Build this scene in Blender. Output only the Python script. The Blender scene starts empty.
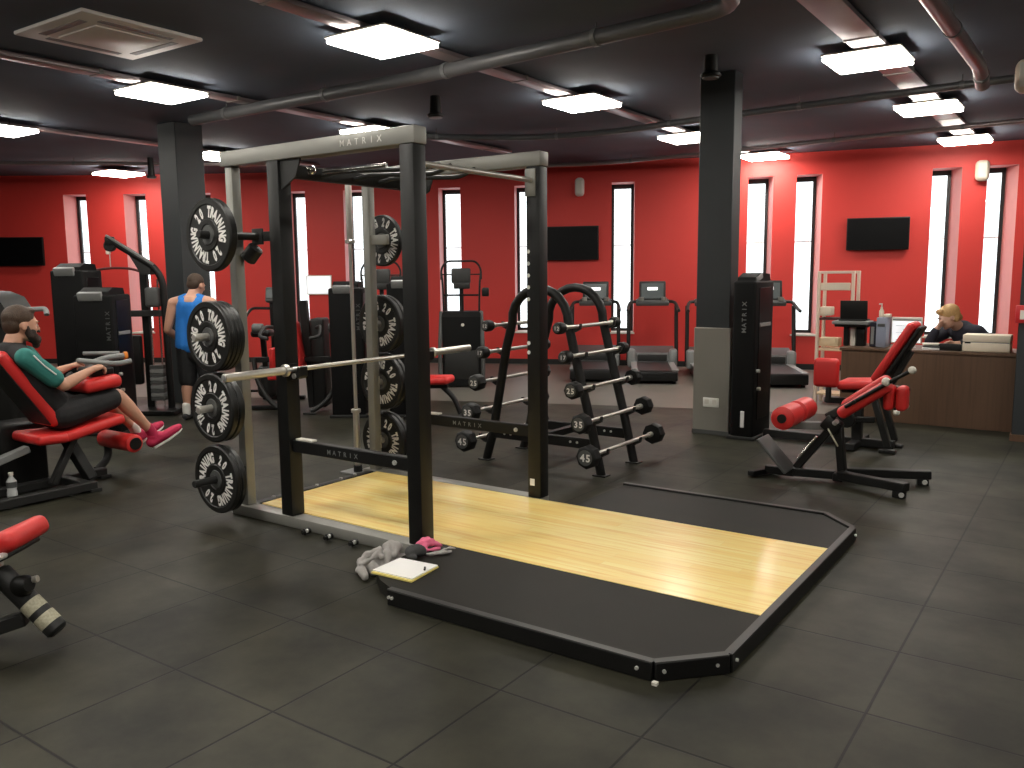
import bpy, bmesh, math, random
from mathutils import Matrix, Vector
random.seed(7)
PI = math.pi
SC = bpy.context.scene
COL = SC.collection
V = Vector

# ------------------------------------------------------------------ materials
def mat(name, col, rough=.5, metal=0., noise=0., nscale=8., bump=0., bscale=60., emit=None, estr=0., spec=.5, coat=0.):
    m = bpy.data.materials.new(name); m.use_nodes = True
    nt = m.node_tree; b = nt.nodes['Principled BSDF']
    b.inputs['Base Color'].default_value = (*col, 1)
    b.inputs['Roughness'].default_value = rough
    b.inputs['Metallic'].default_value = metal
    b.inputs['Specular IOR Level'].default_value = spec
    b.inputs['Coat Weight'].default_value = coat
    if emit:
        b.inputs['Emission Color'].default_value = (*emit, 1)
        b.inputs['Emission Strength'].default_value = estr
    tc = nt.nodes.new('ShaderNodeTexCoord')
    if noise:
        n = nt.nodes.new('ShaderNodeTexNoise'); n.inputs['Scale'].default_value = nscale; n.inputs['Detail'].default_value = 4
        r = nt.nodes.new('ShaderNodeMix'); r.data_type = 'RGBA'
        r.inputs[6].default_value = (*[c*(1-noise) for c in col], 1)
        r.inputs[7].default_value = (*[min(1, c*(1+noise)) for c in col], 1)
        nt.links.new(tc.outputs['Object'], n.inputs['Vector'])
        nt.links.new(n.outputs['Fac'], r.inputs[0]); nt.links.new(r.outputs[2], b.inputs['Base Color'])
    if bump:
        n2 = nt.nodes.new('ShaderNodeTexNoise'); n2.inputs['Scale'].default_value = bscale; n2.inputs['Detail'].default_value = 3
        bp = nt.nodes.new('ShaderNodeBump'); bp.inputs['Strength'].default_value = bump; bp.inputs['Distance'].default_value = .01
        nt.links.new(tc.outputs['Object'], n2.inputs['Vector'])
        nt.links.new(n2.outputs['Fac'], bp.inputs['Height']); nt.links.new(bp.outputs['Normal'], b.inputs['Normal'])
    return m

M = {}
M['black'] = mat('black powder coat', (.008, .008, .0075), .45, spec=.32, noise=.25, nscale=5, bump=.03, bscale=300)
M['blackgloss'] = mat('black gloss plastic', (.010, .010, .010), .3, spec=.3)
M['charcoal'] = mat('charcoal plastic', (.020, .020, .019), .5, spec=.35, noise=.15)
M['darkgrey'] = mat('dark grey plastic', (.075, .077, .075), .5, noise=.12)
M['midgrey'] = mat('mid grey plastic', (.22, .225, .22), .45, noise=.1)
M['silver'] = mat('silver grey powder coat', (.27, .265, .24), .42, metal=.25, noise=.08, nscale=4)
M['chrome'] = mat('chrome steel', (.72, .71, .69), .18, metal=1.)
M['steel'] = mat('satin steel', (.70, .67, .61), .33, metal=.75, noise=.06, nscale=30)
M['bolt'] = mat('bright bolt', (.75, .74, .7), .3, metal=.5)
M['rubber'] = mat('black rubber', (.009, .009, .0085), .55, spec=.3, noise=.3, nscale=12, bump=.05, bscale=200)
M['plateedge'] = mat('plate rubber', (.010, .010, .009), .45, noise=.3, nscale=20)
M['white'] = mat('white print', (.82, .80, .76), .6)
M['offwhite'] = mat('off white plastic', (.72, .68, .60), .5, noise=.04)
M['cream'] = mat('cream laminate', (.78, .68, .54), .45, noise=.04)
M['red'] = mat('red upholstery', (.66, .030, .028), .42, noise=.08, nscale=6, bump=.06, bscale=160)
M['redplastic'] = mat('red plastic', (.55, .025, .03), .35)
M['screen'] = mat('switched off screen', (.003, .003, .0035), .35, spec=.12)
M['display'] = mat('lit machine display', (.05, .06, .06), .3, emit=(.30, .36, .36), estr=.05)
M['displaytext'] = mat('lit display text', (.9, .9, .9), .4, emit=(1, 1, 1), estr=1.2)
M['whiteglow'] = mat('lit monitor page and wall panel', (.8, .8, .8), .3, emit=(.95, .97, 1), estr=.75)
M['skin'] = mat('skin', (.56, .30, .20), .5, noise=.08, nscale=14)
M['skinpale'] = mat('pale skin', (.66, .40, .30), .5, noise=.07, nscale=14)
M['hairbrown'] = mat('brown hair', (.055, .030, .016), .6, noise=.4, nscale=60, bump=.4, bscale=150)
M['hairblond'] = mat('blond hair', (.50, .30, .12), .55, noise=.3, nscale=60, bump=.4, bscale=150)
M['beard'] = mat('dark beard', (.030, .018, .012), .7, noise=.4, nscale=80, bump=.5, bscale=180)
M['eye'] = mat('eye white', (.75, .72, .68), .3)
M['iris'] = mat('dark iris', (.02, .015, .01), .2)
M['lip'] = mat('lip', (.42, .14, .11), .45)
M['clothblack'] = mat('black cloth', (.013, .013, .014), .85, noise=.3, nscale=25, bump=.15, bscale=90)
M['clothteal'] = mat('teal cloth', (.030, .19, .165), .8, noise=.15, nscale=20, bump=.15, bscale=90)
M['clothblue'] = mat('bright blue cloth', (.012, .17, .55), .75, noise=.12, nscale=12, bump=.15, bscale=60)
M['clothnavy'] = mat('dark navy cloth', (.016, .016, .028), .85, noise=.3, nscale=25, bump=.15, bscale=90)
M['clothgrey'] = mat('grey cotton', (.36, .34, .32), .9, noise=.3, nscale=14, bump=.4, bscale=60)
M['clothdark'] = mat('dark grey cloth', (.055, .055, .055), .9, noise=.2, nscale=20, bump=.3, bscale=60)
M['pink'] = mat('pink cloth', (.78, .16, .28), .8, noise=.15, nscale=25, bump=.3, bscale=80)
M['shoered'] = mat('crimson mesh shoe', (.50, .018, .075), .7, noise=.2, nscale=60)
M['sole'] = mat('white rubber sole', (.8, .77, .72), .55)
M['sock'] = mat('white sock', (.7, .68, .63), .85)
M['paper'] = mat('white paper', (.88, .86, .84), .7)
M['yellow'] = mat('yellow page edge', (.80, .66, .20), .7)
M['orange'] = mat('orange plastic', (.80, .25, .03), .4)
M['worn'] = mat('worn label print', (.45, .42, .30), .6, noise=.5, nscale=90)
M['palewood'] = mat('pale birch wood', (.74, .56, .36), .5, noise=.12, nscale=6)
M['pinewood'] = mat('whitewashed frame', (.78, .62, .50), .5, noise=.1, nscale=6)
M['ducts'] = mat('galvanised duct', (.34, .28, .28), .36, metal=.5, noise=.2, nscale=3)
M['pipegrey'] = mat('painted conduit', (.15, .15, .155), .45, metal=.3, noise=.2, nscale=3)
M['acpanel'] = mat('white air unit panel', (.80, .74, .70), .5, noise=.03)
M['ceiling'] = mat('dark ceiling paint', (.095, .118, .158), .85, noise=.2, nscale=1.5, bump=.1, bscale=20)
M['column'] = mat('dark column paint', (.025, .029, .031), .6, noise=.15, nscale=3)
M['cladding'] = mat('grey steel cladding', (.25, .235, .205), .5, metal=.2, noise=.08, nscale=3)
M['frameblack'] = mat('black window frame', (.012, .012, .012), .5)
M['socket'] = mat('white socket plastic', (.82, .8, .74), .45)
M['bottleplastic'] = mat('bottle plastic', (.55, .56, .55), .2)
M['flatwhite'] = mat('white sticker and hole disc', (.85, .85, .83), .5)
M['shroud'] = mat('matt black shroud', (.0055, .0055, .0055), .6, spec=.14, noise=.2)
M['lamp'] = mat('light diffuser', (.9, .9, .9), .5, emit=(1, .955, .87), estr=37.)

# red wall paint
def wall_mat():
    m = mat('red wall paint', (.66, .042, .033), .55, noise=.07, nscale=1.3, bump=.04, bscale=90)
    return m
M['wallred'] = wall_mat()
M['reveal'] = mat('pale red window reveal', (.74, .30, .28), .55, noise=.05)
M['walldark'] = mat('dark side wall paint', (.05, .012, .012), .7, noise=.1)

def floor_mat():
    m = bpy.data.materials.new('rubber floor tiles'); m.use_nodes = True
    nt = m.node_tree; b = nt.nodes['Principled BSDF']; L = nt.links.new
    tc = nt.nodes.new('ShaderNodeTexCoord')
    mp = nt.nodes.new('ShaderNodeMapping'); mp.inputs['Location'].default_value = (-.712, .962, 0)
    L(tc.outputs['Object'], mp.inputs['Vector'])
    br = nt.nodes.new('ShaderNodeTexBrick'); br.offset = 0.; br.squash = 1.
    br.inputs['Scale'].default_value = 1.; br.inputs['Mortar Size'].default_value = .0055; br.inputs['Mortar Smooth'].default_value = .3
    br.inputs['Brick Width'].default_value = .5735; br.inputs['Row Height'].default_value = .5735; br.inputs['Bias'].default_value = 0
    br.inputs['Color1'].default_value = (.0215, .0208, .0142, 1); br.inputs['Color2'].default_value = (.0290, .0280, .0195, 1)
    br.inputs['Mortar'].default_value = (.0025, .0024, .002, 1)
    L(mp.outputs['Vector'], br.inputs['Vector'])
    n = nt.nodes.new('ShaderNodeTexNoise'); n.inputs['Scale'].default_value = 1.7; n.inputs['Detail'].default_value = 6; n.inputs['Roughness'].default_value = .6
    L(tc.outputs['Object'], n.inputs['Vector'])
    ramp = nt.nodes.new('ShaderNodeValToRGB'); ramp.color_ramp.elements[0].position = .36; ramp.color_ramp.elements[1].position = .66
    ramp.color_ramp.elements[0].color = (.55, .55, .56, 1); ramp.color_ramp.elements[1].color = (1.5, 1.46, 1.36, 1)
    L(n.outputs['Fac'], ramp.inputs['Fac'])
    mx = nt.nodes.new('ShaderNodeMix'); mx.data_type = 'RGBA'; mx.blend_type = 'MULTIPLY'; mx.inputs[0].default_value = 1
    L(br.outputs['Color'], mx.inputs[6]); L(ramp.outputs['Color'], mx.inputs[7])
    L(mx.outputs[2], b.inputs['Base Color'])
    n2 = nt.nodes.new('ShaderNodeTexNoise'); n2.inputs['Scale'].default_value = 260; L(tc.outputs['Object'], n2.inputs['Vector'])
    rr = nt.nodes.new('ShaderNodeMapRange'); rr.inputs[3].default_value = .62; rr.inputs[4].default_value = .44
    L(n.outputs['Fac'], rr.inputs[0]); L(rr.outputs[0], b.inputs['Roughness'])
    ad = nt.nodes.new('ShaderNodeMath'); ad.operation = 'MULTIPLY_ADD'; ad.inputs[1].default_value = .12
    sb = nt.nodes.new('ShaderNodeMath'); sb.operation = 'SUBTRACT'; sb.inputs[0].default_value = 1
    L(br.outputs['Fac'], sb.inputs[1]); L(n2.outputs['Fac'], ad.inputs[0]); L(sb.outputs[0], ad.inputs[2])
    bp = nt.nodes.new('ShaderNodeBump'); bp.inputs['Strength'].default_value = .35; bp.inputs['Distance'].default_value = .004
    L(ad.outputs[0], bp.inputs['Height']); L(bp.outputs['Normal'], b.inputs['Normal'])
    b.inputs['Specular IOR Level'].default_value = .22
    return m
M['floor'] = floor_mat()
M['vinyl'] = mat('grey vinyl floor', (.115, .107, .090), .5, noise=.12, nscale=3)

def wood_mat(name, c1, c2, c3, plank_w, plank_l, rough, axis='X', coat=.3):
    m = bpy.data.materials.new(name); m.use_nodes = True
    nt = m.node_tree; b = nt.nodes['Principled BSDF']; L = nt.links.new
    tc = nt.nodes.new('ShaderNodeTexCoord'); mp = nt.nodes.new('ShaderNodeMapping')
    if axis == 'Z': mp.inputs['Rotation'].default_value = (0, PI/2, 0)
    L(tc.outputs['Object'], mp.inputs['Vector'])
    br = nt.nodes.new('ShaderNodeTexBrick'); br.offset = .37
    br.inputs['Scale'].default_value = 1; br.inputs['Mortar Size'].default_value = .0006
    br.inputs['Brick Width'].default_value = plank_l; br.inputs['Row Height'].default_value = plank_w
    br.inputs['Color1'].default_value = (*c1, 1); br.inputs['Color2'].default_value = (*c2, 1); br.inputs['Mortar'].default_value = (*[c*.8 for c in c1], 1)
    L(mp.outputs['Vector'], br.inputs['Vector'])
    mp2 = nt.nodes.new('ShaderNodeMapping'); mp2.inputs['Scale'].default_value = (1.2, 26, 26); L(mp.outputs['Vector'], mp2.inputs['Vector'])
    n = nt.nodes.new('ShaderNodeTexNoise'); n.inputs['Scale'].default_value = 1.6; n.inputs['Detail'].default_value = 5; L(mp2.outputs['Vector'], n.inputs['Vector'])
    mx = nt.nodes.new('ShaderNodeMix'); mx.data_type = 'RGBA'
    ra = nt.nodes.new('ShaderNodeMapRange'); ra.inputs[1].default_value = .48; ra.inputs[2].default_value = .78; L(n.outputs['Fac'], ra.inputs[0])
    L(ra.outputs[0], mx.inputs[0]); L(br.outputs['Color'], mx.inputs[6]); mx.inputs[7].default_value = (*c3, 1)
    L(mx.outputs[2], b.inputs['Base Color']); b.inputs['Roughness'].default_value = rough; b.inputs['Coat Weight'].default_value = coat; b.inputs['Coat Roughness'].default_value = .15
    return m
M['maple'] = wood_mat('varnished maple boards', (.99, .80, .32), (.95, .68, .21), (.84, .46, .11), .07, .62, .34)
M['walnut'] = wood_mat('walnut laminate', (.150, .082, .047), (.110, .060, .034), (.080, .044, .025), .19, 3., .5, 'Z', 0)

def glass_mat():
    m = bpy.data.materials.new('window glass'); m.use_nodes = True
    nt = m.node_tree; nt.nodes.clear()
    o = nt.nodes.new('ShaderNodeOutputMaterial'); mx = nt.nodes.new('ShaderNodeMixShader'); mx.inputs[0].default_value = .08
    t = nt.nodes.new('ShaderNodeBsdfTransparent'); t.inputs[0].default_value = (.96, .98, .98, 1)
    g = nt.nodes.new('ShaderNodeBsdfGlossy'); g.inputs['Roughness'].default_value = .03
    nt.links.new(t.outputs[0], mx.inputs[1]); nt.links.new(g.outputs[0], mx.inputs[2]); nt.links.new(mx.outputs[0], o.inputs[0])
    return m
M['glass'] = glass_mat()

# ------------------------------------------------------------------ mesh builder
def frame_from(d, up=V((0, 0, 1))):
    z = V(d).normalized(); up = V(up)
    if abs(z.dot(up.normalized())) > .97: up = V((1, 0, 0)) if abs(z.x) < .9 else V((0, 1, 0))
    x = up.cross(z).normalized(); y = z.cross(x)
    return Matrix((x, y, z)).transposed()

def fillet(pts, r=.05, n=5):
    pts = [V(p) for p in pts]; out = [pts[0]]
    for i in range(1, len(pts)-1):
        a, b, c = pts[i-1], pts[i], pts[i+1]
        k = min(r, (a-b).length*.49, (c-b).length*.49)
        p, q = b+(a-b).normalized()*k, b+(c-b).normalized()*k
        for j in range(n+1):
            t = j/n; out.append(p*(1-t)**2 + b*2*t*(1-t) + q*t*t)
    out.append(pts[-1]); return out

class MB:
    def __init__(s): s.bm = bmesh.new()
    def _add(s, verts, mtx): 
        bmesh.ops.transform(s.bm, matrix=mtx, verts=verts)
    def box(s, c, size, rot=None, bevel=0., seg=2):
        r = bmesh.ops.create_cube(s.bm, size=1.); vs = r['verts']
        bmesh.ops.scale(s.bm, vec=V(size), verts=vs)
        es = list({e for v in vs for e in v.link_edges})
        if bevel:
            q = bmesh.ops.bevel(s.bm, geom=es, offset=bevel, segments=seg, profile=.5, affect='EDGES', clamp_overlap=True)
            vs = list({v for f in q['faces'] for v in f.verts} | {v for v in vs if v.is_valid})
        m = Matrix.Translation(V(c))
        if rot is not None: m = m @ (rot.to_4x4() if isinstance(rot, Matrix) else Matrix.Rotation(rot, 4, 'Z'))
        s._add(vs, m); return s
    def beam(s, p0, p1, w, h, up=(0, 0, 1), bevel=.006, seg=1):
        p0, p1 = V(p0), V(p1); R = frame_from(p1-p0, up)
        return s.box((p0+p1)/2, (w, h, (p1-p0).length), R, bevel, seg)
    def tube(s, pts, r, n=12, cap=True, closed=False):
        pts = [V(p) for p in pts]; k = len(pts); rad = r if isinstance(r, (list, tuple)) else [r]*k
        T = []
        for i in range(k):
            a = pts[(i-1) % k] if (closed or i) else pts[0]; b = pts[(i+1) % k] if (closed or i < k-1) else pts[-1]
            T.append((b-a).normalized())
        R = frame_from(T[0]); x = R.col[0].copy(); rings = []
        for i in range(k):
            x = (x - T[i]*x.dot(T[i])).normalized(); y = T[i].cross(x)
            rings.append([s.bm.verts.new(pts[i] + (x*math.cos(2*PI*j/n) + y*math.sin(2*PI*j/n))*rad[i]) for j in range(n)])
        for i in range(k if closed else k-1):
            A, B = rings[i], rings[(i+1) % k]
            for j in range(n): s.bm.faces.new((A[j], A[(j+1) % n], B[(j+1) % n], B[j]))
        if cap and not closed:
            s.bm.faces.new(list(reversed(rings[0]))); s.bm.faces.new(rings[-1])
        return s
    def rtube(s, pts, r, fr=.06, n=12, **k): return s.tube(fillet(pts, fr), r, n, **k)
    def lathe(s, prof, o=(0, 0, 0), axis=(0, 0, 1), n=24, cap=True, closed=False):
        R = frame_from(axis); o = V(o); rings = []
        for r, z in prof:
            rings.append([s.bm.verts.new(o + R @ V((r*math.cos(2*PI*j/n), r*math.sin(2*PI*j/n), z))) for j in range(n)])
        m = len(prof)
        for i in range(m if closed else m-1):
            A, B = rings[i], rings[(i+1) % m]
            for j in range(n): s.bm.faces.new((A[j], A[(j+1) % n], B[(j+1) % n], B[j]))
        if cap and not closed:
            s.bm.faces.new(list(reversed(rings[0]))); s.bm.faces.new(rings[-1])
        return s
    def cyl(s, p0, p1, r, n=16, bevel=0.):
        p0, p1 = V(p0), V(p1); l = (p1-p0).length; b = bevel
        pr = [(r-b, 0), (r, b), (r, l-b), (r-b, l)] if b else [(r, 0), (r, l)]
        return s.lathe(pr, p0, p1-p0, n)
    def sphere(s, c, r, sc=(1, 1, 1), rot=None, u=16, v=10):
        q = bmesh.ops.create_uvsphere(s.bm, u_segments=u, v_segments=v, radius=r)
        m = Matrix.Translation(V(c))
        if rot is not None: m = m @ rot.to_4x4()
        m = m @ Matrix.Diagonal((*sc, 1)); s._add(q['verts'], m); return s
    def prism(s, poly, d, mtx=None):
        "polygon in local XY, extruded +d along local Z"
        a = [s.bm.verts.new((x, y, 0)) for x, y in poly]; b = [s.bm.verts.new((x, y, d)) for x, y in poly]
        s.bm.faces.new(list(reversed(a))); s.bm.faces.new(b); n = len(poly)
        for i in range(n): s.bm.faces.new((a[i], a[(i+1) % n], b[(i+1) % n], b[i]))
        if mtx is not None: s._add(a+b, mtx)
        return s
    def build(s, name, m, parent=None, label=None, smooth=True, world=True):
        bm = s.bm
        bmesh.ops.recalc_face_normals(bm, faces=bm.faces)
        if parent is not None and world:
            bmesh.ops.transform(bm, matrix=RM[parent.name].inverted(), verts=bm.verts)
        me = bpy.data.meshes.new(name); bm.to_mesh(me); bm.free()
        return link(name, me, m, parent, label, smooth)

def link(name, me, m, parent=None, label=None, smooth=True):
    o = bpy.data.objects.new(name, me); COL.objects.link(o)
    if m is not None:
        me.materials.clear(); me.materials.append(M[m] if isinstance(m, str) else m)
    if smooth:
        me.polygons.foreach_set('use_smooth', [True]*len(me.polygons))
        try: me.set_sharp_from_angle(angle=math.radians(38))
        except Exception: pass
    if parent is not None:
        o.parent = parent
        RM[o.name] = RM[parent.name]
    else: RM[o.name] = Matrix.Identity(4)
    if label: o['label'] = label
    return o

RM = {}   # world matrix of every root (and of the parts, which sit at identity below it)
def thing(name, label, cat, loc=(0, 0, 0), rz=0., group=None):
    o = bpy.data.objects.new(name, None); COL.objects.link(o); o.empty_display_size = .1
    o.location = loc; o.rotation_euler = (0, 0, rz)
    RM[o.name] = Matrix.Translation(V(loc)) @ Matrix.Rotation(rz, 4, 'Z')
    o['label'] = label; o['category'] = cat
    if group: o['group'] = group
    return o
def tag(o, label, cat, group=None):
    o['label'] = label; o['category'] = cat
    if group: o['group'] = group
    return o
def struct(o): o['kind'] = 'structure'; return o
def dup(root, loc, rz=None, label=None, group=None):
    r = root.copy(); COL.objects.link(r); r.location = loc
    if rz is not None: r.rotation_euler = (0, 0, rz)
    RM[r.name] = Matrix.Translation(V(loc)) @ Matrix.Rotation(r.rotation_euler.z, 4, 'Z')
    if label: r['label'] = label
    if group: r['group'] = group
    for ch in list(root.children):
        c = ch.copy(); COL.objects.link(c); c.parent = r
        for g in list(ch.children):
            d = g.copy(); COL.objects.link(d); d.parent = c
    return r
def L4(p, q, t): return V(p)*(1-t)+V(q)*t

# ------------------------------------------------------------------ lettering
_glyph = {}
def glyph(ch, bold=.012):
    k = (ch, bold)
    if k not in _glyph:
        cu = bpy.data.curves.new('glyph', 'FONT'); cu.body = ch; cu.size = 1.; cu.offset = bold; cu.align_x = 'CENTER'; cu.resolution_u = 2
        o = bpy.data.objects.new('glyph', cu); COL.objects.link(o)
        dg = bpy.context.evaluated_depsgraph_get(); dg.update()
        me = bpy.data.meshes.new_from_object(o.evaluated_get(dg))
        xs = [v.co.x for v in me.vertices] or [0]
        _glyph[k] = (me, max(xs)-min(xs))
        bpy.data.objects.remove(o); bpy.data.curves.remove(cu)
    return _glyph[k]
def put_glyph(mb, ch, mtx, bold=.012):
    me, w = glyph(ch, bold)
    n0 = len(mb.bm.verts); mb.bm.from_mesh(me); mb.bm.verts.ensure_lookup_table()
    bmesh.ops.transform(mb.bm, matrix=mtx, verts=mb.bm.verts[n0:])
def text_line(mb, s, origin, right, up, size, spacing=.72, bold=.01):
    "letters along `right`, standing up along `up`, first letter centred on origin"
    r, u = V(right).normalized(), V(up).normalized(); n = r.cross(u)
    R = Matrix((r, u, n)).transposed().to_4x4()
    for i, ch in enumerate(s):
        if ch == ' ': continue
        put_glyph(mb, ch, Matrix.Translation(V(origin)+r*(i*size*spacing)) @ R @ Matrix.Scale(size, 4), bold)
    return mb

# ------------------------------------------------------------------ organic bodies: one voxel-remeshed surface
def capsule(bm, p0, r0, p1, r1, n=14):
    p0, p1 = V(p0), V(p1)
    for p, r in ((p0, r0), (p1, r1)):
        q = bmesh.ops.create_uvsphere(bm, u_segments=n, v_segments=8, radius=r)
        bmesh.ops.transform(bm, matrix=Matrix.Translation(p), verts=q['verts'])
    d = p1-p0
    if d.length > 1e-5:
        R = frame_from(d); rings = []
        for p, r in ((p0, r0), (p1, r1)):
            rings.append([bm.verts.new(p + R @ V((r*math.cos(2*PI*j/n), r*math.sin(2*PI*j/n), 0))) for j in range(n)])
        A, B = rings
        for j in range(n): bm.faces.new((A[j], A[(j+1) % n], B[(j+1) % n], B[j]))
        bm.faces.new(list(reversed(A))); bm.faces.new(B)
def organic(name, caps, m, parent, ell=(), voxel=.008, smooth=6, label=None):
    "caps: chains of (point, radius); ell: (centre, (rx,ry,rz), rot)"
    bm = bmesh.new()
    for ch in caps:
        for (p, r), (q, s) in zip(ch, ch[1:]): capsule(bm, p, r, q, s)
    for e in ell:
        c, rr = e[0], e[1]; rot = e[2] if len(e) > 2 else None
        q = bmesh.ops.create_uvsphere(bm, u_segments=18, v_segments=12, radius=1)
        mt = Matrix.Translation(V(c))
        if rot is not None: mt = mt @ rot.to_4x4()
        bmesh.ops.transform(bm, matrix=mt @ Matrix.Diagonal((*rr, 1)), verts=q['verts'])
    bmesh.ops.recalc_face_normals(bm, faces=bm.faces)
    me = bpy.data.meshes.new(name); bm.to_mesh(me); bm.free()
    o = bpy.data.objects.new('organic_source', me); COL.objects.link(o)
    a = o.modifiers.new('r', 'REMESH'); a.mode = 'VOXEL'; a.voxel_size = voxel
    b = o.modifiers.new('s', 'SMOOTH'); b.factor = .5; b.iterations = smooth
    dg = bpy.context.evaluated_depsgraph_get(); dg.update()
    out = bpy.data.meshes.new_from_object(o.evaluated_get(dg))
    bpy.data.objects.remove(o); bpy.data.meshes.remove(me)
    if parent is not None: out.transform(RM[parent.name].inverted())
    out.name = name
    ob = link(name, out, m, parent, label, smooth=False)
    out.polygons.foreach_set('use_smooth', [True]*len(out.polygons))
    return ob
# ------------------------------------------------------------------ the room
CC = V((8.589, -24.145, 0)); RW = 35.39; CEIL = 3.3
def arc(s, r=RW, z=0.):
    t = s/RW
    return V((CC.x + r*math.sin(t), CC.y + r*math.cos(t), z))
WIN = [(-22.10, -21.70), (-21.04, -20.65), (-19.87, -19.49), (-18.16, -17.80), (-17.12, -16.74), (-15.44, -15.06), (-14.13, -13.76),
       (-12.51, -12.14), (-10.38, -10.01), (-9.67, -9.30), (-7.81, -7.43), (-7.11, -6.73)]
ZS, ZT = .55, 2.97
def quad(bm, a, b, c, d):
    bm.faces.new([bm.verts.new(p) for p in (a, b, c, d)])
w = MB()
edges = [-34.] + [e for ab in WIN for e in ab] + [2.]
for i in range(len(edges)-1):
    a, b = edges[i], edges[i+1]; opening = i % 2 == 1
    n = max(1, int((b-a)/.45))
    for k in range(n):
        u, v = a+(b-a)*k/n, a+(b-a)*(k+1)/n
        for z0, z1 in (((0, ZS), (ZT, CEIL)) if opening else ((0, CEIL),)):
            quad(w.bm, arc(u, RW, z0), arc(v, RW, z0), arc(v, RW, z1), arc(u, RW, z1))
struct(w.build('wall_back', 'wallred', smooth=False))
for i, (a, b) in enumerate(WIN):
    root = thing('window_%d' % (i+1), 'tall narrow window slit in the curved red wall', 'window', arc((a+b)/2, RW, ZS))
    struct(root); del root['category']; del root['label']
    J = V((-.479, .878, 0))*.40      # every jamb runs the same way, whatever the curve
    r = MB()
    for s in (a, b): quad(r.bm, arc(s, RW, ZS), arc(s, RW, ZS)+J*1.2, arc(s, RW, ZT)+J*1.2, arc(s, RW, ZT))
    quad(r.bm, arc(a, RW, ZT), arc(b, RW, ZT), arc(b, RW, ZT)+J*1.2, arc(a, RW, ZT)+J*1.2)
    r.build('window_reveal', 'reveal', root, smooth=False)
    sl = MB(); A0, B0 = arc(a-.02, RW-.03, ZS), arc(b+.02, RW-.03, ZS)
    vs = [A0, B0, B0+J*1.2, A0+J*1.2]; lo = [sl.bm.verts.new(v-V((0, 0, .025))) for v in vs]; hi = [sl.bm.verts.new(v) for v in vs]
    sl.bm.faces.new(lo); sl.bm.faces.new(hi)
    for k in range(4): sl.bm.faces.new((lo[k], lo[(k+1) % 4], hi[(k+1) % 4], hi[k]))
    sl.build('window_sill', 'offwhite', root)
    f = MB(); rot = Matrix.Rotation(-((a+b)/2)/RW, 3, 'Z'); fw = .045; wd = b-a
    def P(du, z, dd=0.): return arc((a+b)/2, RW+dd, z) + J + rot @ V((du, 0, 0))
    for sgn in (-1, 1): f.box(P(sgn*(wd/2-fw/2), (ZS+ZT)/2), (fw, .05, ZT-ZS), rot)
    for z in (ZS+fw/2, ZT-.035): f.box(P(0, z), (wd, .05, .07 if z > 2 else fw), rot)
    f.build('window_frame', 'frameblack', root)
    f = MB(); f.box(P(0, 1.98), (wd-.08, .03, .016), rot); f.build('window_bar', 'offwhite', root)
    g = MB(); g.box(P(0, (ZS+ZT)/2, .005), (wd-.04, .006, ZT-ZS-.04), rot)
    g.build('window_pane', 'glass', root)
sk = MB()
for k in range(80):
    u, v = -34+36*k/80, -34+36*(k+1)/80
    quad(sk.bm, arc(u, RW-.012, 0), arc(v, RW-.012, 0), arc(v, RW-.012, .09), arc(u, RW-.012, .09))
    quad(sk.bm, arc(u, RW-.012, .09), arc(v, RW-.012, .09), arc(v, RW, .09), arc(u, RW, .09))
struct(sk.build('baseboard_back', 'charcoal', smooth=False))

PLAN = [tuple(arc(-33+32.5*k/60, RW+.47)[:2]) for k in range(61)] + [(8.1, -9.1), (-19.9, -9.1)]
PLAN = PLAN[::-1]
f = MB(); f.prism(PLAN, .1, Matrix.Translation((0, 0, -.1))); struct(f.build('floor', 'floor', smooth=False))
# grey vinyl floor zone that follows the curved wall
v_ = MB(); n = 70
for k in range(n):
    s0, s1 = -34+36*k/n, -34+36*(k+1)/n
    quad(v_.bm, arc(s0, 31.08, .003), arc(s1, 31.08, .003), arc(s1, RW, .003), arc(s0, RW, .003))
struct(v_.build('floor_vinyl_zone', 'vinyl', smooth=False))
c = MB(); c.prism(PLAN, .1, Matrix.Translation((0, 0, CEIL))); struct(c.build('ceiling', 'ceiling', smooth=False))
for nm, cx, cy, sx, sy in (('wall_right', 8.05, 1.2, .1, 22.4), ('wall_front', -5, -9.05, 26, .1), ('wall_left', -18.05, -3, .1, 12)):
    q = MB(); q.box((cx, cy, CEIL/2), (sx, sy, CEIL)); struct(q.build(nm, 'walldark', smooth=False))

# columns
def column(name, x0, x1, y0, y1, grow=None, m='column'):
    q = MB(); q.box(((x0+x1)/2, (y0+y1)/2, CEIL/2), (x1-x0, y1-y0, CEIL), None, .006, 1)
    o = struct(q.build(name, m)); return o
column('column_left', -6.25, -5.905, 2.67, 3.04)
column('column_middle', -.143, .187, 4.205, 4.40)
q = MB(); q.box((.032, 4.30, .503), (.356, .255, 1.006), None, .006, 1); struct(q.build('column_cladding', 'cladding'))
q = MB(); q.box((.032, 4.30, .02), (.364, .263, .04)); struct(q.build('baseboard_column', 'darkgrey'))
column('column_right', 2.40, 2.95, 5.30, 5.75)
q = MB(); q.box((2.675, 5.52, .03), (.57, .47, .06)); struct(q.build('baseboard_column_right', 'walnut'))

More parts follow.
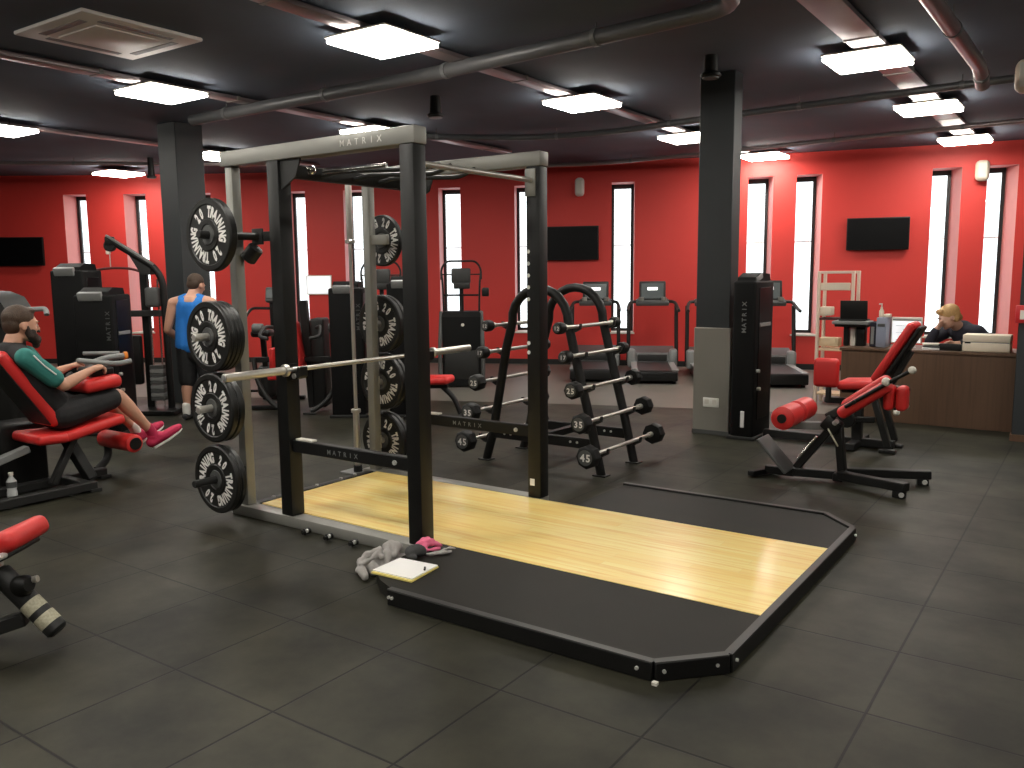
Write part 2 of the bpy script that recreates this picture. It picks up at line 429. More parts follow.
# suspended ceiling beam that carries the middle column line and ring of pipes
def light(x, y, label, group=None, sx=.58, sy=.58, z=3.2):
    t = thing('ceiling_light', label, 'ceiling light', (x, y, z), 0, group or 'square ceiling lights')
    a = MB(); a.box((x, y, z+.030), (sx+.02, sy+.02, .014), None, .004, 1); a.build('light_frame', 'offwhite', t)
    for sg in (-1, 1):
        a = MB(); a.cyl((x+sg*.22, y, z+.035), (x+sg*.22, y, CEIL), .006, 6); a.build('hanging_rod', 'charcoal', t)
    b = MB(); b.box((x, y, z), (sx, sy, .028), None, .011, 2); b.build('diffuser', 'lamp', t)
LGT = [(-1.45, 1.43, 'large square ceiling light nearest above the near top beam of the rack'),
       (-4.29, 1.47, 'square ceiling light between the white air unit and the left dark column'),
       (1.31, 4.17, 'square ceiling light nearest of the right row, on the wide flat duct'),
       (-1.42, 4.27, 'square ceiling light on the tray straight above the far top beam of the rack'),
       (-1.47, 7.02, 'small square ceiling light just left of the middle dark column'),
       (-1.28, 9.35, 'square ceiling light right of the middle column, hung against the red wall'),
       (1.35, 6.74, 'square ceiling light second along the right row, left of the bare red pipe'),
       (1.355, 9.48, 'square ceiling light farthest of the right row, above the window beside the round white speaker'),
       (-7.5, 1.5, 'square ceiling light cut off by the left edge of the photo'),
       (-10.4, 4.62, 'square ceiling light farthest left, above the two leftmost windows'),
       (-7.45, 4.33, 'square ceiling light just right of the left dark column, behind the beam end'),
       (-4.27, 4.25, 'square ceiling light half hidden behind the near top beam of the rack'),
       ]
for x, y, lb in LGT: light(x, y, lb)
for x in (1.37, 4.2, -1.45, -4.29, -7.2):
    for y in (-1.4, -4.2): light(x, y, 'square ceiling light above and behind the viewpoint', 'ceiling lights behind the viewpoint')
for y in (1.4, 4.2): light(4.2, y, 'square ceiling light above and behind the viewpoint', 'ceiling lights behind the viewpoint')

def duct(name, label, cat, pts, w_, h_, m, gaps=()):
    t = MB()
    for p, q_ in zip(pts, pts[1:]): t.beam(p, q_, w_, h_, bevel=.004)
    return tag(t.build(name, m), label, cat)
# flat trays that carry the rows of lights
def tray(label, x, y0, y1, m='ducts', w_=.16, cuts=()):
    t = thing('cable_tray', label, 'cable tray', (x, (y0+y1)/2, 3.235), 0, 'flat trays running between the ceiling lights')
    d = MB(); d.box((x, (y0+y1)/2, 3.262), (w_, y1-y0, .035), None, .004)
    d.build('tray_channel', m, t)
    y = y0+.5
    while y < y1-.2:
        j = MB(); j.box((x, y, 3.262), (w_+.012, .035, .045)); j.build('joint_collar', 'silver', t); y += 1.4
    y = y0+.4
    while y < y1:
        h = MB(); h.cyl((x, y, 3.27), (x, y, CEIL), .005, 6); h.build('hanger', 'pipegrey', t); y += 1.1
tray('flat metal tray joining the lights above the rack', -1.45, -1.5, 9.0)
tray('flat metal tray running past the air unit above the left machines', -4.2, -2.5, 6.9)
tray('flat metal tray farthest left, above the seated man', -7.4, -1., 6.2, w_=.12)
tray('wide flat duct running between the right row of lights', 1.38, .3, 9.3, w_=.24)

def pipe(label, pts, r, m='pipegrey', joints=True, cat='pipe', name='ceiling_pipe'):
    t = thing(name, label, cat, pts[0]); a = MB(); p = fillet(pts, .35, 7); a.tube(p, r, 14); a.build('pipe_run', m, t)
    if joints:
        acc = .6
        for u, v in zip(p, p[1:]):
            l = (v-u).length; d = (v-u).normalized() if l > 1e-6 else V((1, 0, 0))
            while acc < l:
                q_ = u+d*acc; b = MB(); b.cyl(q_-d*.02, q_+d*.02, r*1.12, 14); b.build('pipe_clip', 'midgrey', t)
                b = MB(); b.cyl(q_+V((0, 0, r*.8)), (q_.x, q_.y, CEIL), .005, 6); b.build('hanger', 'pipegrey', t); acc += 1.5
            acc -= l
    return t
pipe('dark pipe crossing the ceiling to an elbow at the top edge of the photo', [(-5.2, 2.42, 3.20), (-2., 2.38, 3.20), (.50, 2.16, 3.20), (.98, 2.1, 3.20), (1.12, 1.2, 3.20)], .058)
pipe('dark pipe bending over the far rack beam towards the right lights',
     [(-4.3, 4.5, 3.2), (-3.87, 4.93, 3.2), (-2.97, 5.72, 3.2), (-2.01, 5.95, 3.2), (-.84, 5.80, 3.2), (.31, 5.72, 3.2), (2.3, 5.62, 3.2)], .036)
pipe('thin pinkish pipe nearest the curved wall, above the middle wall television',
     [(-7.5, 6.2, 3.2), (-5.5, 7.6, 3.2), (-3.56, 8.45, 3.2), (-1.91, 8.42, 3.2), (.79, 8.25, 3.2), (3.4, 8.1, 3.2)], .03, 'ducts')
pipe('round reddish metal pipe hanging in the top right corner', [(2.02, 1.2, 3.14), (2.04, 3.0, 3.14), (2.06, 4.65, 3.14), (2.05, 4.95, 3.05)], .055, 'ducts')
pipe('thin pipe along the ceiling behind the left row of lights', [(-12.5, 1.2, 3.22), (-8.9, 4.3, 3.22), (-7.3, 5.75, 3.22)], .028, 'ducts')

# ceiling air unit, speakers in the ceiling
t = thing('ceiling_air_unit', 'white square air conditioning cassette in the dark ceiling at top left', 'air conditioner', (-3.28, .4, CEIL))
ax, ay, S = -3.13, .31, .93
a = MB(); a.box((ax, ay, CEIL-.015), (S, S, .03), None, .012); a.build('face_panel', 'acpanel', t)
a = MB(); a.box((ax, ay, CEIL-.034), (.5, .5, .012), None, .004); a.build('intake_grille', 'acpanel', t)
for dx, dy, sx, sy in ((.35, 0, .055, .56), (-.35, 0, .055, .56), (0, .35, .56, .055), (0, -.35, .56, .055)):
    a = MB(); a.box((ax+dx, ay+dy, CEIL-.031), (sx, sy, .006)); a.build('air_slot', 'midgrey', t)
def disc(x, y, z, label, r=.085):
    t = thing('pendant_speaker', label, 'ceiling speaker', (x, y, z), 0, 'round pendant ceiling speakers')
    a = MB(); a.lathe([(r*.75, 0), (r, .012), (r, .03), (r*.7, .05), (r*.62, .2), (r*.62, CEIL-z)], (x, y, z), n=28); a.build('speaker_housing', 'charcoal', t)
    a = MB(); a.lathe([(r*.8, -.004), (r*.8, .004)], (x, y, z), n=28); a.build('speaker_grille', 'midgrey', t)
disc(.20, 3.6, 3.18-.06, 'round dark pendant speaker in front of the middle column top', .085)
disc(-2.65, 3.45, 3.09, 'round dark pendant speaker between the two top beams of the rack')
disc(-8.9, 4.25, 3.0, 'small round dark pendant speaker beside the left column', .07)
M['railtop'] = mat('rail top black', (.035, .034, .032), .42, noise=.15); MATRUB = mat('platform rubber', (.0165, .0152, .0122), .62, spec=.22, noise=.25, nscale=5, bump=.08, bscale=240)
# ------------------------------------------------------------------ lifting platform
HP = .07
t = thing('lifting_platform', 'low lifting platform with varnished wood centre strip and black rubber sides', 'lifting platform', (.4, .6, 0))
def plat_half(y_in, y_out, sg):
    x0, x1, x2, c = .374, 1.719, 1.944, .225
    k = .035
    return [(x0, y_in), (x2-k, y_in), (x2-k, y_out-sg*(c+.012)), (x1-.012, y_out-sg*k), (x0, y_out-sg*k)]
y0, y1 = -.595, 1.816
for y_in, y_out, sg, x0 in ((.085, y0, -1, .06), (1.142, y1, 1, .34)):
    p = plat_half(y_in, y_out, sg); p[0] = (x0, y_in) if sg > 0 else (.09, y_in)
    if sg < 0: p[-1] = (.374, y_out-sg*.035); p = [p[0], p[1], p[2], p[3], p[4]]; 
    if sg < 0: p = [(.09, .085), p[1], p[2], p[3], (.374, y_out+.035), (.24, -.50), (.12, -.40), (.09, -.075)]
    a = MB(); a.prism(p, HP-.004); a.build('rubber_mat', MATRUB, t)
a = MB(); a.box(((-1.36+1.908)/2, (.085+1.142)/2, .036), (1.908+1.36, 1.142-.085, .066)); a.build('wood_deck', 'maple', t)
def rail(p, q, ext=0.):
    a = MB(); a.beam((p[0], p[1], HP/2+.003), (q[0], q[1], HP/2+.003), .038, HP+.006, bevel=.004); return a
x1, x2, c = 1.719, 1.944, .235; h = .018
segs = [((.374, y0+h), (x1, y0+h)), ((x1, y0+h), (x2-h, y0+c)), ((x2-h, y0+c), (x2-h, y1-c)), ((x2-h, y1-c), (x1, y1-h)), ((x1, y1-h), (.36, y1-h))]
for p, q in segs:
    o = rail(p, q).build('edge_rail', 'black', t)
    a = MB(); a.beam((p[0], p[1], HP+.0068), (q[0], q[1], HP+.0068), .034, .0022, bevel=0); a.build('rail_cap', 'railtop', o)
for x, y, nx, ny in ((.39, y0, 0, -1), (.41, y0, 0, -1), (1.66, y0, 0, -1), (1.755, y0+.03, .7, -.7), (1.90, y0+.19, .7, -.7), (1.945, y0+.27, 1, 0), (1.945, y1-.27, 1, 0), (1.90, y1-.2, .7, .7)):
    b = MB(); b.cyl((x-nx*.012, y-ny*.012, .042), (x+nx*.010, y+ny*.010, .042), .0075, 8); b.build('edge_bolt', 'bolt', t)
b = MB(); b.box((1.74, y0-.012, .006), (.02, .02, .012)); b.build('foot_pad', 'offwhite', t)

# ------------------------------------------------------------------ power rack
U0, U1, U2, Sq, YF, H = -1.479, -1.054, -.0115, .098, 1.1555, 2.276
YN = -.0115
t = thing('power_rack', 'tall black and grey power rack standing over the wooden platform', 'power rack', (-.5, .6, 0))
RACK = t
zt = H-.09
for x, y in ((U1, YN), (U2, YN), (U1, YF), (U2, YF)):
    a = MB(); a.box((x+Sq/2, y+Sq/2, (.066+zt)/2), (Sq, Sq, zt-.066), None, .006)
    o = a.build('upright', 'black', t)
    if (x, y) == (U2, YF):
        m_ = MB()
        for z in (1.02, 1.08, 1.36, 1.435, 1.51, 1.585, 1.66): m_.cyl((x+.014, y-.0015, z), (x+.014, y+.001, z), .013, 10)
        m_.build('window_light_discs', 'flatwhite', o)  # white discs stand in for the bright window showing through the holes
        m_ = MB(); m_.box((x+.035, y-.001, .17), (.035, .003, .045)); m_.build('white_sticker', 'flatwhite', o)
for y in (YN, YF):
    a = MB(); a.box((U0+Sq/2, y+Sq/2, (.0+zt)/2), (.066, .066, zt), None, .006); a.build('storage_post', 'silver', t)
    a = MB(); a.box(((U0-.005+.075+.02)/2, y+Sq/2, H-.045), (.10-U0, Sq+.004, .09), None, .008)
    o = a.build('top_beam', 'silver', t)
    if y == YN:
        k = MB(); text_line(k, 'MATRIX', (-.42, y-.003, H-.063), (1, 0, 0), (0, 0, 1), .048, 1.15); k.build('lettering', 'white', o)
    a = MB(); a.box(((-1.53+.085)/2, y+Sq/2+(-.008 if y == YN else .008), .033), (1.615, .10, .066), None, .006); a.build('base_rail', 'silver', t)
a = MB(); a.box((U0+.03, (YF+Sq)/2, .03), (.06, YF-.06, .055), None, .005); a.build('rear_base_bar', 'black', t)
a = MB()
for yy in (.25, .42, .63, .86, 1.0): a.cyl((U0+.03, yy, .05), (U0+.03, yy, .066), .012, 8)
a.build('rear_bolts', 'bolt', t)
for x in (-.757, -.57, -.367):
    a = MB(); a.cyl((x, -.10, .026), (x, -.055, .026), .019, 12, .003); a.lathe([(.012, 0), (.012, .012)], (x, -.112, .026), (0, 1, 0), 10); a.build('band_peg', 'black', t)
    a = MB(); a.cyl((x+.02, -.098, .036), (x+.02, -.088, .036), .011, 10); a.build('band_peg_bolt', 'bolt', t)
# cross members at the top rear with gussets
a = MB(); a.box((U1+Sq/2, (YF+Sq)/2, zt-.05), (.06, YF-Sq, .075), None, .005); a.build('cross_member', 'charcoal', t)
for y in (YN, YF):
    a = MB(); mt = Matrix(((1, 0, 0, U1+Sq), (0, 0, 1, y+.02), (0, 1, 0, zt), (0, 0, 0, 1)))
    a.prism([(0, 0), (.17, 0), (.13, -.10), (0, -.17)], .012, mt); a.build('gusset', 'charcoal', t)
# multi grip pull-up handles slung under the near beam
for yy in (.35, .62, .85):
    g = MB(); g.rtube([(U1+.07, yy, zt-.06), (U1+.22, yy, zt-.04), (-.30, yy, zt-.07), (-.18, yy, zt-.03)], .014, .05, 8); g.build('grip_handle', 'charcoal', t)
for p_, q_ in (((-.80, .2, zt-.06), (-.3, .2, zt-.06)), ((-.42, .5, zt-.055), (-.15, .5, zt-.045))):
    g = MB(); g.cyl(p_, q_, .013, 10); g.build('chrome_grip', 'chrome', t)
g = MB(); g.sphere((-.86, .16, zt-.05), .028); g.build('grip_end_ball', 'chrome', t)
g = MB(); g.cyl((U2+.04, Sq, 2.10), (U2+.04, YF, 2.10), .0165, 16); g.build('pull_up_bar', 'steel', t)
for y, yy in ((YF, -.010), (YN, Sq+.002)):
    g = MB(); g.box((U2+.037, y+yy+.004, 2.085), (.078, .012, .17), None, .004); g.build('pull_up_bracket', 'silver', t)
# safety arms
for y in (YN, YF):
    yc = y+Sq/2
    a = MB(); a.beam((U1+Sq-.002, yc, .50), (U2+.002, yc, .50), .05, .075, bevel=.005); o = a.build('safety_arm', 'black', t)
    k = MB(); text_line(k, 'MATRIX', (-.64, yc-.0265, .485), (1, 0, 0), (0, 0, 1), .04, 1.1); k.build('lettering', 'midgrey', o)
    k = MB(); k.cyl((-.12, yc-.034, .50), (-.12, yc-.024, .50), .014, 10); k.build('arm_bolt', 'bolt', o)
    k = MB(); k.box((-.86, yc, .543), (.14, .045, .012), None, .003); k.build('arm_pad', 'offwhite', o)
# j hooks that carry the bar
BX, BZ = -.928, .967
for y in (YN, YF):
    yc = y+Sq/2
    a = MB(); mt = Matrix(((1, 0, 0, 0), (0, 0, 1, yc-.03), (0, 1, 0, 0), (0, 0, 0, 1)))
    a.prism([(U1+Sq, .90), (BX+.05, .915), (BX+.07, .93), (BX+.07, .985), (BX+.05, .985), (BX+.035, BZ-.022), (BX-.018, BZ-.022), (U1+Sq+.008, 1.0), (U1+Sq, 1.0)], .06, mt)
    o = a.build('bar_hook', 'black', t)
    k = MB(); k.cyl((U1+Sq+.05, yc-.038, .93), (U1+Sq+.05, yc-.03, .93), .016, 10); k.build('hook_pin', 'bolt', o)
# storage horns: near side points to -Y, far side to +Y
HZ = (1.160, .722, .275)
hx = -1.43
for z in HZ:
    a = MB(); a.cyl((hx, .01, z), (hx, -.355 if z < .5 else -.30, z), .0235, 16, .004); a.box((hx, -.004, z), (.075, .012, .10), None, .004)
    a.build('storage_horn', 'steel' if z > .5 else 'charcoal', t)
for z in HZ:
    a = MB(); a.cyl((hx, YF+.06, z), (hx, YF+.36, z), .0235, 16, .004); a.box((hx, YF+.074, z), (.075, .012, .10), None, .004); a.build('storage_horn', 'steel', t)
a = MB(); a.cyl((-1.33, .12, 1.765), (-1.33, -.30, 1.765), .0235, 16, .004); a.box((-1.33, .125, 1.765), (.10, .014, .10), None, .004); a.box((-1.19, .135, 1.765), (.29, .02, .06), None, .004)
a.cyl((-1.36, .06, 1.62), (-1.30, .09, 1.70), .05, 12, .01)
a.build('storage_horn', 'charcoal', t)
a = MB(); a.cyl((hx, YF+.06, 1.775), (hx, YF+.40, 1.775), .0235, 16, .004); a.box((hx+.09, YF+.05, 1.775), (.19, .03, .07), None, .004); a.build('storage_horn', 'silver', t)

# ------------------------------------------------------------------ bumper plates
def plate(center, th, ang, label, group, r=.214, letters=True):
    "axis along Y, printed face towards -Y"
    t = thing('bumper_plate', label, 'weight plate', center, 0, group); c = V(center); y0 = -th/2
    a = MB(); k = min(.008, th*.2)
    prof = [(.026, y0+.006), (.060, y0+.006), (.064, y0), (.090, y0), (.095, y0+.005), (.175, y0+.005), (.180, y0), (r-k, y0), (r, y0+k), (r, -y0-k), (r-k, -y0), (.026, -y0)]
    a.lathe(prof, c, (0, 1, 0), 48, cap=False, closed=True); a.build('plate_disc', 'plateedge', t)
    a = MB(); a.lathe([(.0255, y0-.0003), (.055, y0-.0003), (.058, y0+.004), (.058, y0+.007), (.0255, y0+.007)], c, (0, 1, 0), 28, cap=False, closed=True); a.build('hub_ring', 'darkgrey', t)
    if letters:
        k = MB(); rr = .106; sz = .096
        def word(s, th0, step):
            for i, ch in enumerate(s):
                q = th0+i*step; rgt = V((math.cos(q), 0, -math.sin(q))); up = V((math.sin(q), 0, math.cos(q)))
                R = Matrix((rgt, up, rgt.cross(up))).transposed().to_4x4()
                put_glyph(k, ch, Matrix.Translation(c+up*rr+V((0, y0+.0035, 0))) @ R @ Matrix.Diagonal((sz*.50, sz*.88, sz, 1)), .06)
        D = math.radians
        word('20', ang-D(9), D(20)); word('TRAINING', ang+D(43), D(13.4))
        word('20', ang+D(171), D(20)); word('TRAINING', ang+D(223), D(13.4))
        k.build('lettering', 'white', t)
    return t
D_ = math.radians
plate((-1.33, -.208, 1.765), .055, D_(-35), 'topmost black plate with white print on the near side, above the blue-shirted man', 'bumper plates on the rack')
ys = (-.190, -.161, -.132, -.103)
for i, y in enumerate(ys):
    plate((hx, y, 1.160), .028, D_(-32+i*9), ['outermost printed plate of the thick stack above the loaded bar end', 'second plate in from the printed face of the thick upper stack', 'third plate in from the printed face of the thick upper stack', 'innermost plate of the thick upper stack, against the grey post'][i], 'bumper plates on the rack', letters=i == 0)
for i, (y, th) in enumerate(((-.183, .046), (-.136, .046))):
    plate((hx, y, .722), th, D_(8+i*40), ['outer printed plate on the horn just below the barbell end', 'inner plate hidden behind the printed one just below the barbell end'][i], 'bumper plates on the rack', letters=i == 0)
for i, (y, th) in enumerate(((-.185, .038), (-.146, .038))):
    plate((hx, y, .275), th, D_(32+i*40), ['outer printed plate on the lowest near horn, almost touching the floor', 'inner plate behind the printed one on the lowest near horn'][i], 'bumper plates on the rack', letters=i == 0)
plate((hx, YF+.19, 1.775), .04, D_(20), 'small topmost plate on the far side of the rack, beside a grey bracket', 'bumper plates on the rack', r=.19)
for z, a_, nm in ((1.160, 35, 'second from top, above the barbell'), (.722, 55, 'just below the barbell'), (.275, 25, 'lowest, behind the safety arm')):
    plate((hx, YF+.145, z), .045, D_(a_), 'front printed plate on the far grey post, '+nm, 'bumper plates on the rack')
    plate((hx, YF+.19, z), .04, D_(a_+50), 'back plate on the far grey post, '+nm, 'bumper plates on the rack', letters=False)

# ------------------------------------------------------------------ barbells
def olympic_bar(name, label, p0, p1, group=None):
    t = thing(name, label, 'barbell', p0, 0, group); p0, p1 = V(p0), V(p1); d = (p1-p0).normalized(); L = (p1-p0).length
    a = MB(); a.cyl(p0+d*.41, p1-d*.41, .0142, 16); a.build('shaft', 'steel', t)
    for s, e in ((p0, d), (p1, -d)):
        a = MB(); a.lathe([(.019, 0), (.0245, .004), (.0245, .41), (.024, .415)], s, e, 20); a.build('sleeve', 'steel', t)
        a = MB(); a.cyl(s+e*.415, s+e*.443, .037, 20, .004); a.build('collar', 'steel', t)
        a = MB(); a.cyl(s-e*.003, s+e*.003, .017, 16); a.build('end_cap', 'midgrey', t)
    return t
olympic_bar('barbell', 'long unloaded steel barbell resting across the rack hooks', (BX, -.47, BZ), (BX, 1.73, BZ))
olympic_bar('barbell', 'steel barbell stored upright at the back corner of the rack', (-1.655, 1.235, .06), (-1.64, 1.215, 2.20))
t = thing('bar_holder', 'short floor socket that holds the upright barbell at the back of the rack', 'bar holder', (-1.655, 1.235, 0))
a = MB(); a.box((-1.655, 1.235, .006), (.24, .16, .012), None, .003); a.build('base_plate', 'midgrey', t)
a = MB(); a.lathe([(.034, .012), (.034, .06), (.031, .06), (.031, .05)], (-1.655, 1.235, 0), n=20, cap=False); a.lathe([(.03, .012), (.03, .055)], (-1.655, 1.235, 0), n=20); a.build('socket_tube', 'charcoal', t)

# ------------------------------------------------------------------ things left at the near front upright
def heap(name, label, cat, m, folds, voxel=.006, smooth=3):
    ch = [[(V(p), r) for p, r in f] for f in folds]
    return tag(organic(name, ch, m, None, (), voxel, smooth), label, cat)
def fold(pts, r): 
    p = fillet(pts, .05, 5); n = len(p)-1
    return [(q, r*(.8+.25*math.sin(i*1.3))) for i, q in enumerate(p)]
heap('sweatshirt', 'crumpled grey sweatshirt heaped beside the near front upright', 'clothing', 'clothgrey', [
    fold([(.07, -.43, .022), (.00, -.40, .055), (-.04, -.33, .075), (.00, -.27, .10), (.06, -.30, .085)], .024),
    fold([(.06, -.36, .025), (-.01, -.30, .04), (-.06, -.22, .05), (-.04, -.13, .05), (.02, -.12, .085)], .028),
    fold([(.06, -.26, .04), (.02, -.22, .095), (-.02, -.17, .105), (.03, -.14, .10), (.06, -.20, .07)], .026),
    fold([(.07, -.32, .022), (.06, -.24, .03), (.03, -.15, .03), (.05, -.11, .04)], .022),
    fold([(-.03, -.38, .022), (-.07, -.30, .022), (-.08, -.20, .022), (-.05, -.12, .022)], .020),
    fold([(.00, -.34, .03), (.02, -.24, .04), (.0, -.14, .04)], .036),
    fold([(.02, -.41, .075), (.05, -.36, .09), (.03, -.28, .115), (-.01, -.24, .11)], .015)], .006, 2)
heap('folded_cap', 'dark grey cap lying between the grey sweatshirt and the pink cloth', 'cap', 'clothdark', [
    [((.155, -.185, HP+.030), .030), ((.175, -.155, HP+.034), .034), ((.19, -.135, HP+.026), .026)],
    fold([(.135, -.175, HP+.016), (.16, -.215, HP+.012), (.20, -.195, HP+.012)], .012),
    fold([(.15, -.20, HP+.05), (.175, -.165, HP+.066), (.195, -.13, HP+.045)], .010)], .005, 3)
heap('pink_cloth', 'bright pink cloth bunched against the foot of the near front upright', 'cloth', 'pink', [
    fold([(.125, -.105, HP+.016), (.115, -.065, HP+.045), (.135, -.03, HP+.055), (.125, .01, HP+.03)], .016),
    fold([(.15, -.10, HP+.014), (.155, -.05, HP+.035), (.17, -.01, HP+.03), (.19, .02, HP+.014)], .016),
    fold([(.115, -.09, HP+.03), (.15, -.06, HP+.055), (.16, -.01, HP+.045)], .012),
    fold([(.14, -.11, HP+.012), (.19, -.07, HP+.014), (.21, -.02, HP+.012)], .012)], .005, 2)
heap('grey_strap', 'thin grey strap lying right of the pink cloth by the upright', 'strap', 'clothgrey', [
    fold([(.225, -.115, HP+.010), (.25, -.06, HP+.012), (.265, -.01, HP+.022), (.275, .03, HP+.010)], .010),
    fold([(.21, -.12, HP+.009), (.255, -.09, HP+.010), (.29, -.02, HP+.010)], .009)], .004, 2)
t = thing('notebook', 'open white notebook lying flat at the corner of the platform', 'notebook', (.27, -.36, HP), .0)
nb = [(.150, -.468), (.402, -.455), (.375, -.222), (.137, -.245)]
a = MB(); a.prism(nb, .008, Matrix.Translation((0, 0, HP-.001))); a.build('yellow_pages', 'yellow', t)
a = MB(); a.prism([(.146, -.452), (.392, -.440), (.372, -.224), (.139, -.245)], .006, Matrix.Translation((0, 0, HP+.007))); a.build('white_page', 'paper', t)
a = MB(); a.beam((.345, -.29, HP+.017), (.372, -.325, HP+.017), .010, .006, bevel=.002); a.build('pen_clip', 'black', t)
# ------------------------------------------------------------------ people
def hand(ch, wrist, fdir, palm_n, side, size=1., curl=.6, grip=0):
    """five-fingered hand as capsule chains: fdir along the palm, palm_n out of the palm side, side = thumb side"""
    f, nrm, sd = V(fdir).normalized(), V(palm_n).normalized(), V(side).normalized(); w = V(wrist); s = size
    ch.append([(w, .026*s), (w+f*.04*s+sd*.016*s, .020*s), (w+f*.085*s+sd*.024*s, .014*s)])
    ch.append([(w, .026*s), (w+f*.04*s-sd*.016*s, .020*s), (w+f*.08*s-sd*.026*s, .013*s)])
    ch.append([(w+f*.02*s, .022*s), (w+f*.085*s, .016*s)])
    for off, ln in ((.030, .068), (.010, .078), (-.010, .072), (-.029, .056)):
        b = w+f*.086*s+sd*off*s; d1 = (f*math.cos(curl)+nrm*math.sin(curl)); d2 = (f*math.cos(curl*2.2)+nrm*math.sin(curl*2.2)); d3 = (f*math.cos(curl*3.1)+nrm*math.sin(curl*3.1))
        p1 = b+d1*ln*.45*s; p2 = p1+d2*ln*.33*s; p3 = p2+d3*ln*.25*s
        ch.append([(b, .0105*s), (p1, .0095*s), (p2, .0088*s), (p3, .0078*s)])
    tb = w+f*.03*s+sd*.03*s; t1 = tb+(f*.55+sd*.75+nrm*.3).normalized()*.04*s; t2 = t1+(f*.8+sd*.1+nrm*.6).normalized()*.03*s
    ch.append([(tb, .016*s), (t1, .012*s), (t2, .010*s)])

def head_parts(ell, ch, c, R, s=1.):
    """skull, jaw, nose, brow and ears; R columns = right, forward, up; c = centre of the skull"""
    def P(x, y, z): return V(c)+R @ V((x*s, y*s, z*s))
    ell += [(P(0, -.012, .025), (.076*s, .096*s, .090*s), R), (P(0, .030, -.045), (.057*s, .062*s, .066*s), R), (P(0, .012, 0), (.070*s, .085*s, .085*s), R),
            (P(0, .068, -.092), (.024*s, .020*s, .018*s), R), (P(0, .094, -.014), (.011*s, .016*s, .024*s), R), (P(0, .104, -.030), (.016*s, .014*s, .011*s), R)]
    for sg in (-1, 1):
        ell += [(P(sg*.076, -.008, -.012), (.009*s, .019*s, .031*s), R), (P(sg*.030, .082, .018), (.024*s, .014*s, .009*s), R), (P(sg*.042, .060, -.030), (.022*s, .024*s, .020*s), R)]
    return P
def face_details(P, R, parent, s=1.):
    e = MB(); i = MB(); l = MB(); b = MB()
    for sg in (-1, 1):
        e.sphere(P(sg*.031, .076, .000), .0125*s); i.sphere(P(sg*.031, .0855, .000), .0062*s)
        b.box(P(sg*.031, .093, .021), (.036*s, .008*s, .007*s), R, .002)
    e.build('eyes', 'eye', parent); i.build('irises', 'iris', parent)
    l.sphere(P(0, .086, -.062), 1, (.024*s, .010*s, .009*s), R); l.build('lips', 'lip', parent)
    b.build('eyebrows', 'beard', parent)
def rotm(fwd, up=(0, 0, 1)):
    f = V(fwd).normalized(); r = f.cross(V(up)).normalized(); u = r.cross(f)
    return Matrix((r, f, u)).transposed()

# --- seated man on the leg curl machine (faces +Y, shown in profile)
XM = -3.15
t = thing('person', 'bearded man in black and teal shirt seated on the red machine gripping its handles', 'person', (XM, -.4, 0), 0)
man = t
ch = []; el = []
Rh = rotm((.10, 1, -.05))
hc = V((XM, -.475, 1.205))
P = head_parts(el, ch, hc, Rh, 1.06)
ch.append([((XM, -.53, 1.11), .058), ((XM, -.555, 1.03), .064)])
# torso
ch.append([((XM, -.55, .98), .105), ((XM, -.47, .84), .115), ((XM, -.37, .70), .112), ((XM, -.28, .575), .115)])
for sg in (-1, 1):
    ch.append([((XM+sg*.06, -.54, .96), .095), ((XM+sg*.09, -.46, .82), .085), ((XM+sg*.07, -.31, .60), .09)])
    sh = V((XM+sg*.185, -.55, .985))
    ch.append([((XM+sg*.08, -.55, 1.00), .07), (sh, .062)])
    el_ = V((XM+sg*.225, -.33, .775)); wr = V((XM+sg*.165, -.10, .855))
    ch.append([(sh, .058), (L4(sh, el_, .45), .052), (el_, .041), (L4(el_, wr, .3), .043), (wr, .027)])
    hand(ch, wr, (0, .85, .25), (0, .2, -1) if sg > 0 else (0, .2, -1), (-sg, .2, .2), 1.0, .75)
    hp = V((XM+sg*.10, -.29, .555)); kn = V((XM+sg*.115, .12, .635)); an = V((XM+sg*.115, .385, .315))
    ch.append([(hp, .10), (L4(hp, kn, .5), .082), (kn, .058), (L4(kn, an, .3), .056), (L4(kn, an, .75), .038), (an, .035)])
    ch.append([(an, .036), (an+V((0, .02, -.05)), .036), (an+V((sg*.01, .15, -.015)), .03), (an+V((sg*.01, .20, 0)), .024)])
organic('body', ch, 'skin', t, el, .0075, 4)
face_details(P, Rh, t, 1.06)
# hair, beard
hh = [(P(0, -.020, .045), (.083*1.06, .098*1.06, .084*1.06), Rh), (P(0, -.055, .0), (.078, .062, .080), Rh), (P(0, .040, .088), (.060, .046, .028), Rh)]
bm_hair = organic('hair', [], 'hairbrown', t, hh, .006, 2)
organic('beard', [[(P(-.070, .012, -.015), .012), (P(-.060, .030, -.070), .024), (P(-.034, .072, -.098), .028), (P(0, .090, -.108), .030), (P(.034, .072, -.098), .028), (P(.060, .030, -.070), .024), (P(.070, .012, -.015), .012)], [(P(-.055, .05, -.05), .022), (P(-.045, .045, -.085), .026)], [(P(-.058, .018, -.055), .020), (P(-.050, .050, -.075), .028), (P(-.030, .07, -.085), .03)], [(P(.058, .018, -.055), .020), (P(.050, .050, -.075), .028), (P(.030, .07, -.085), .03)], [(P(.055, .05, -.05), .022), (P(.045, .045, -.085), .026)],
                  [(P(-.03, .098, -.048), .009), (P(0, .106, -.044), .010), (P(.03, .098, -.048), .009)], [(P(0, .09, -.10), .034), (P(0, .088, -.135), .026)]], 'beard', t, (), .006, 2)
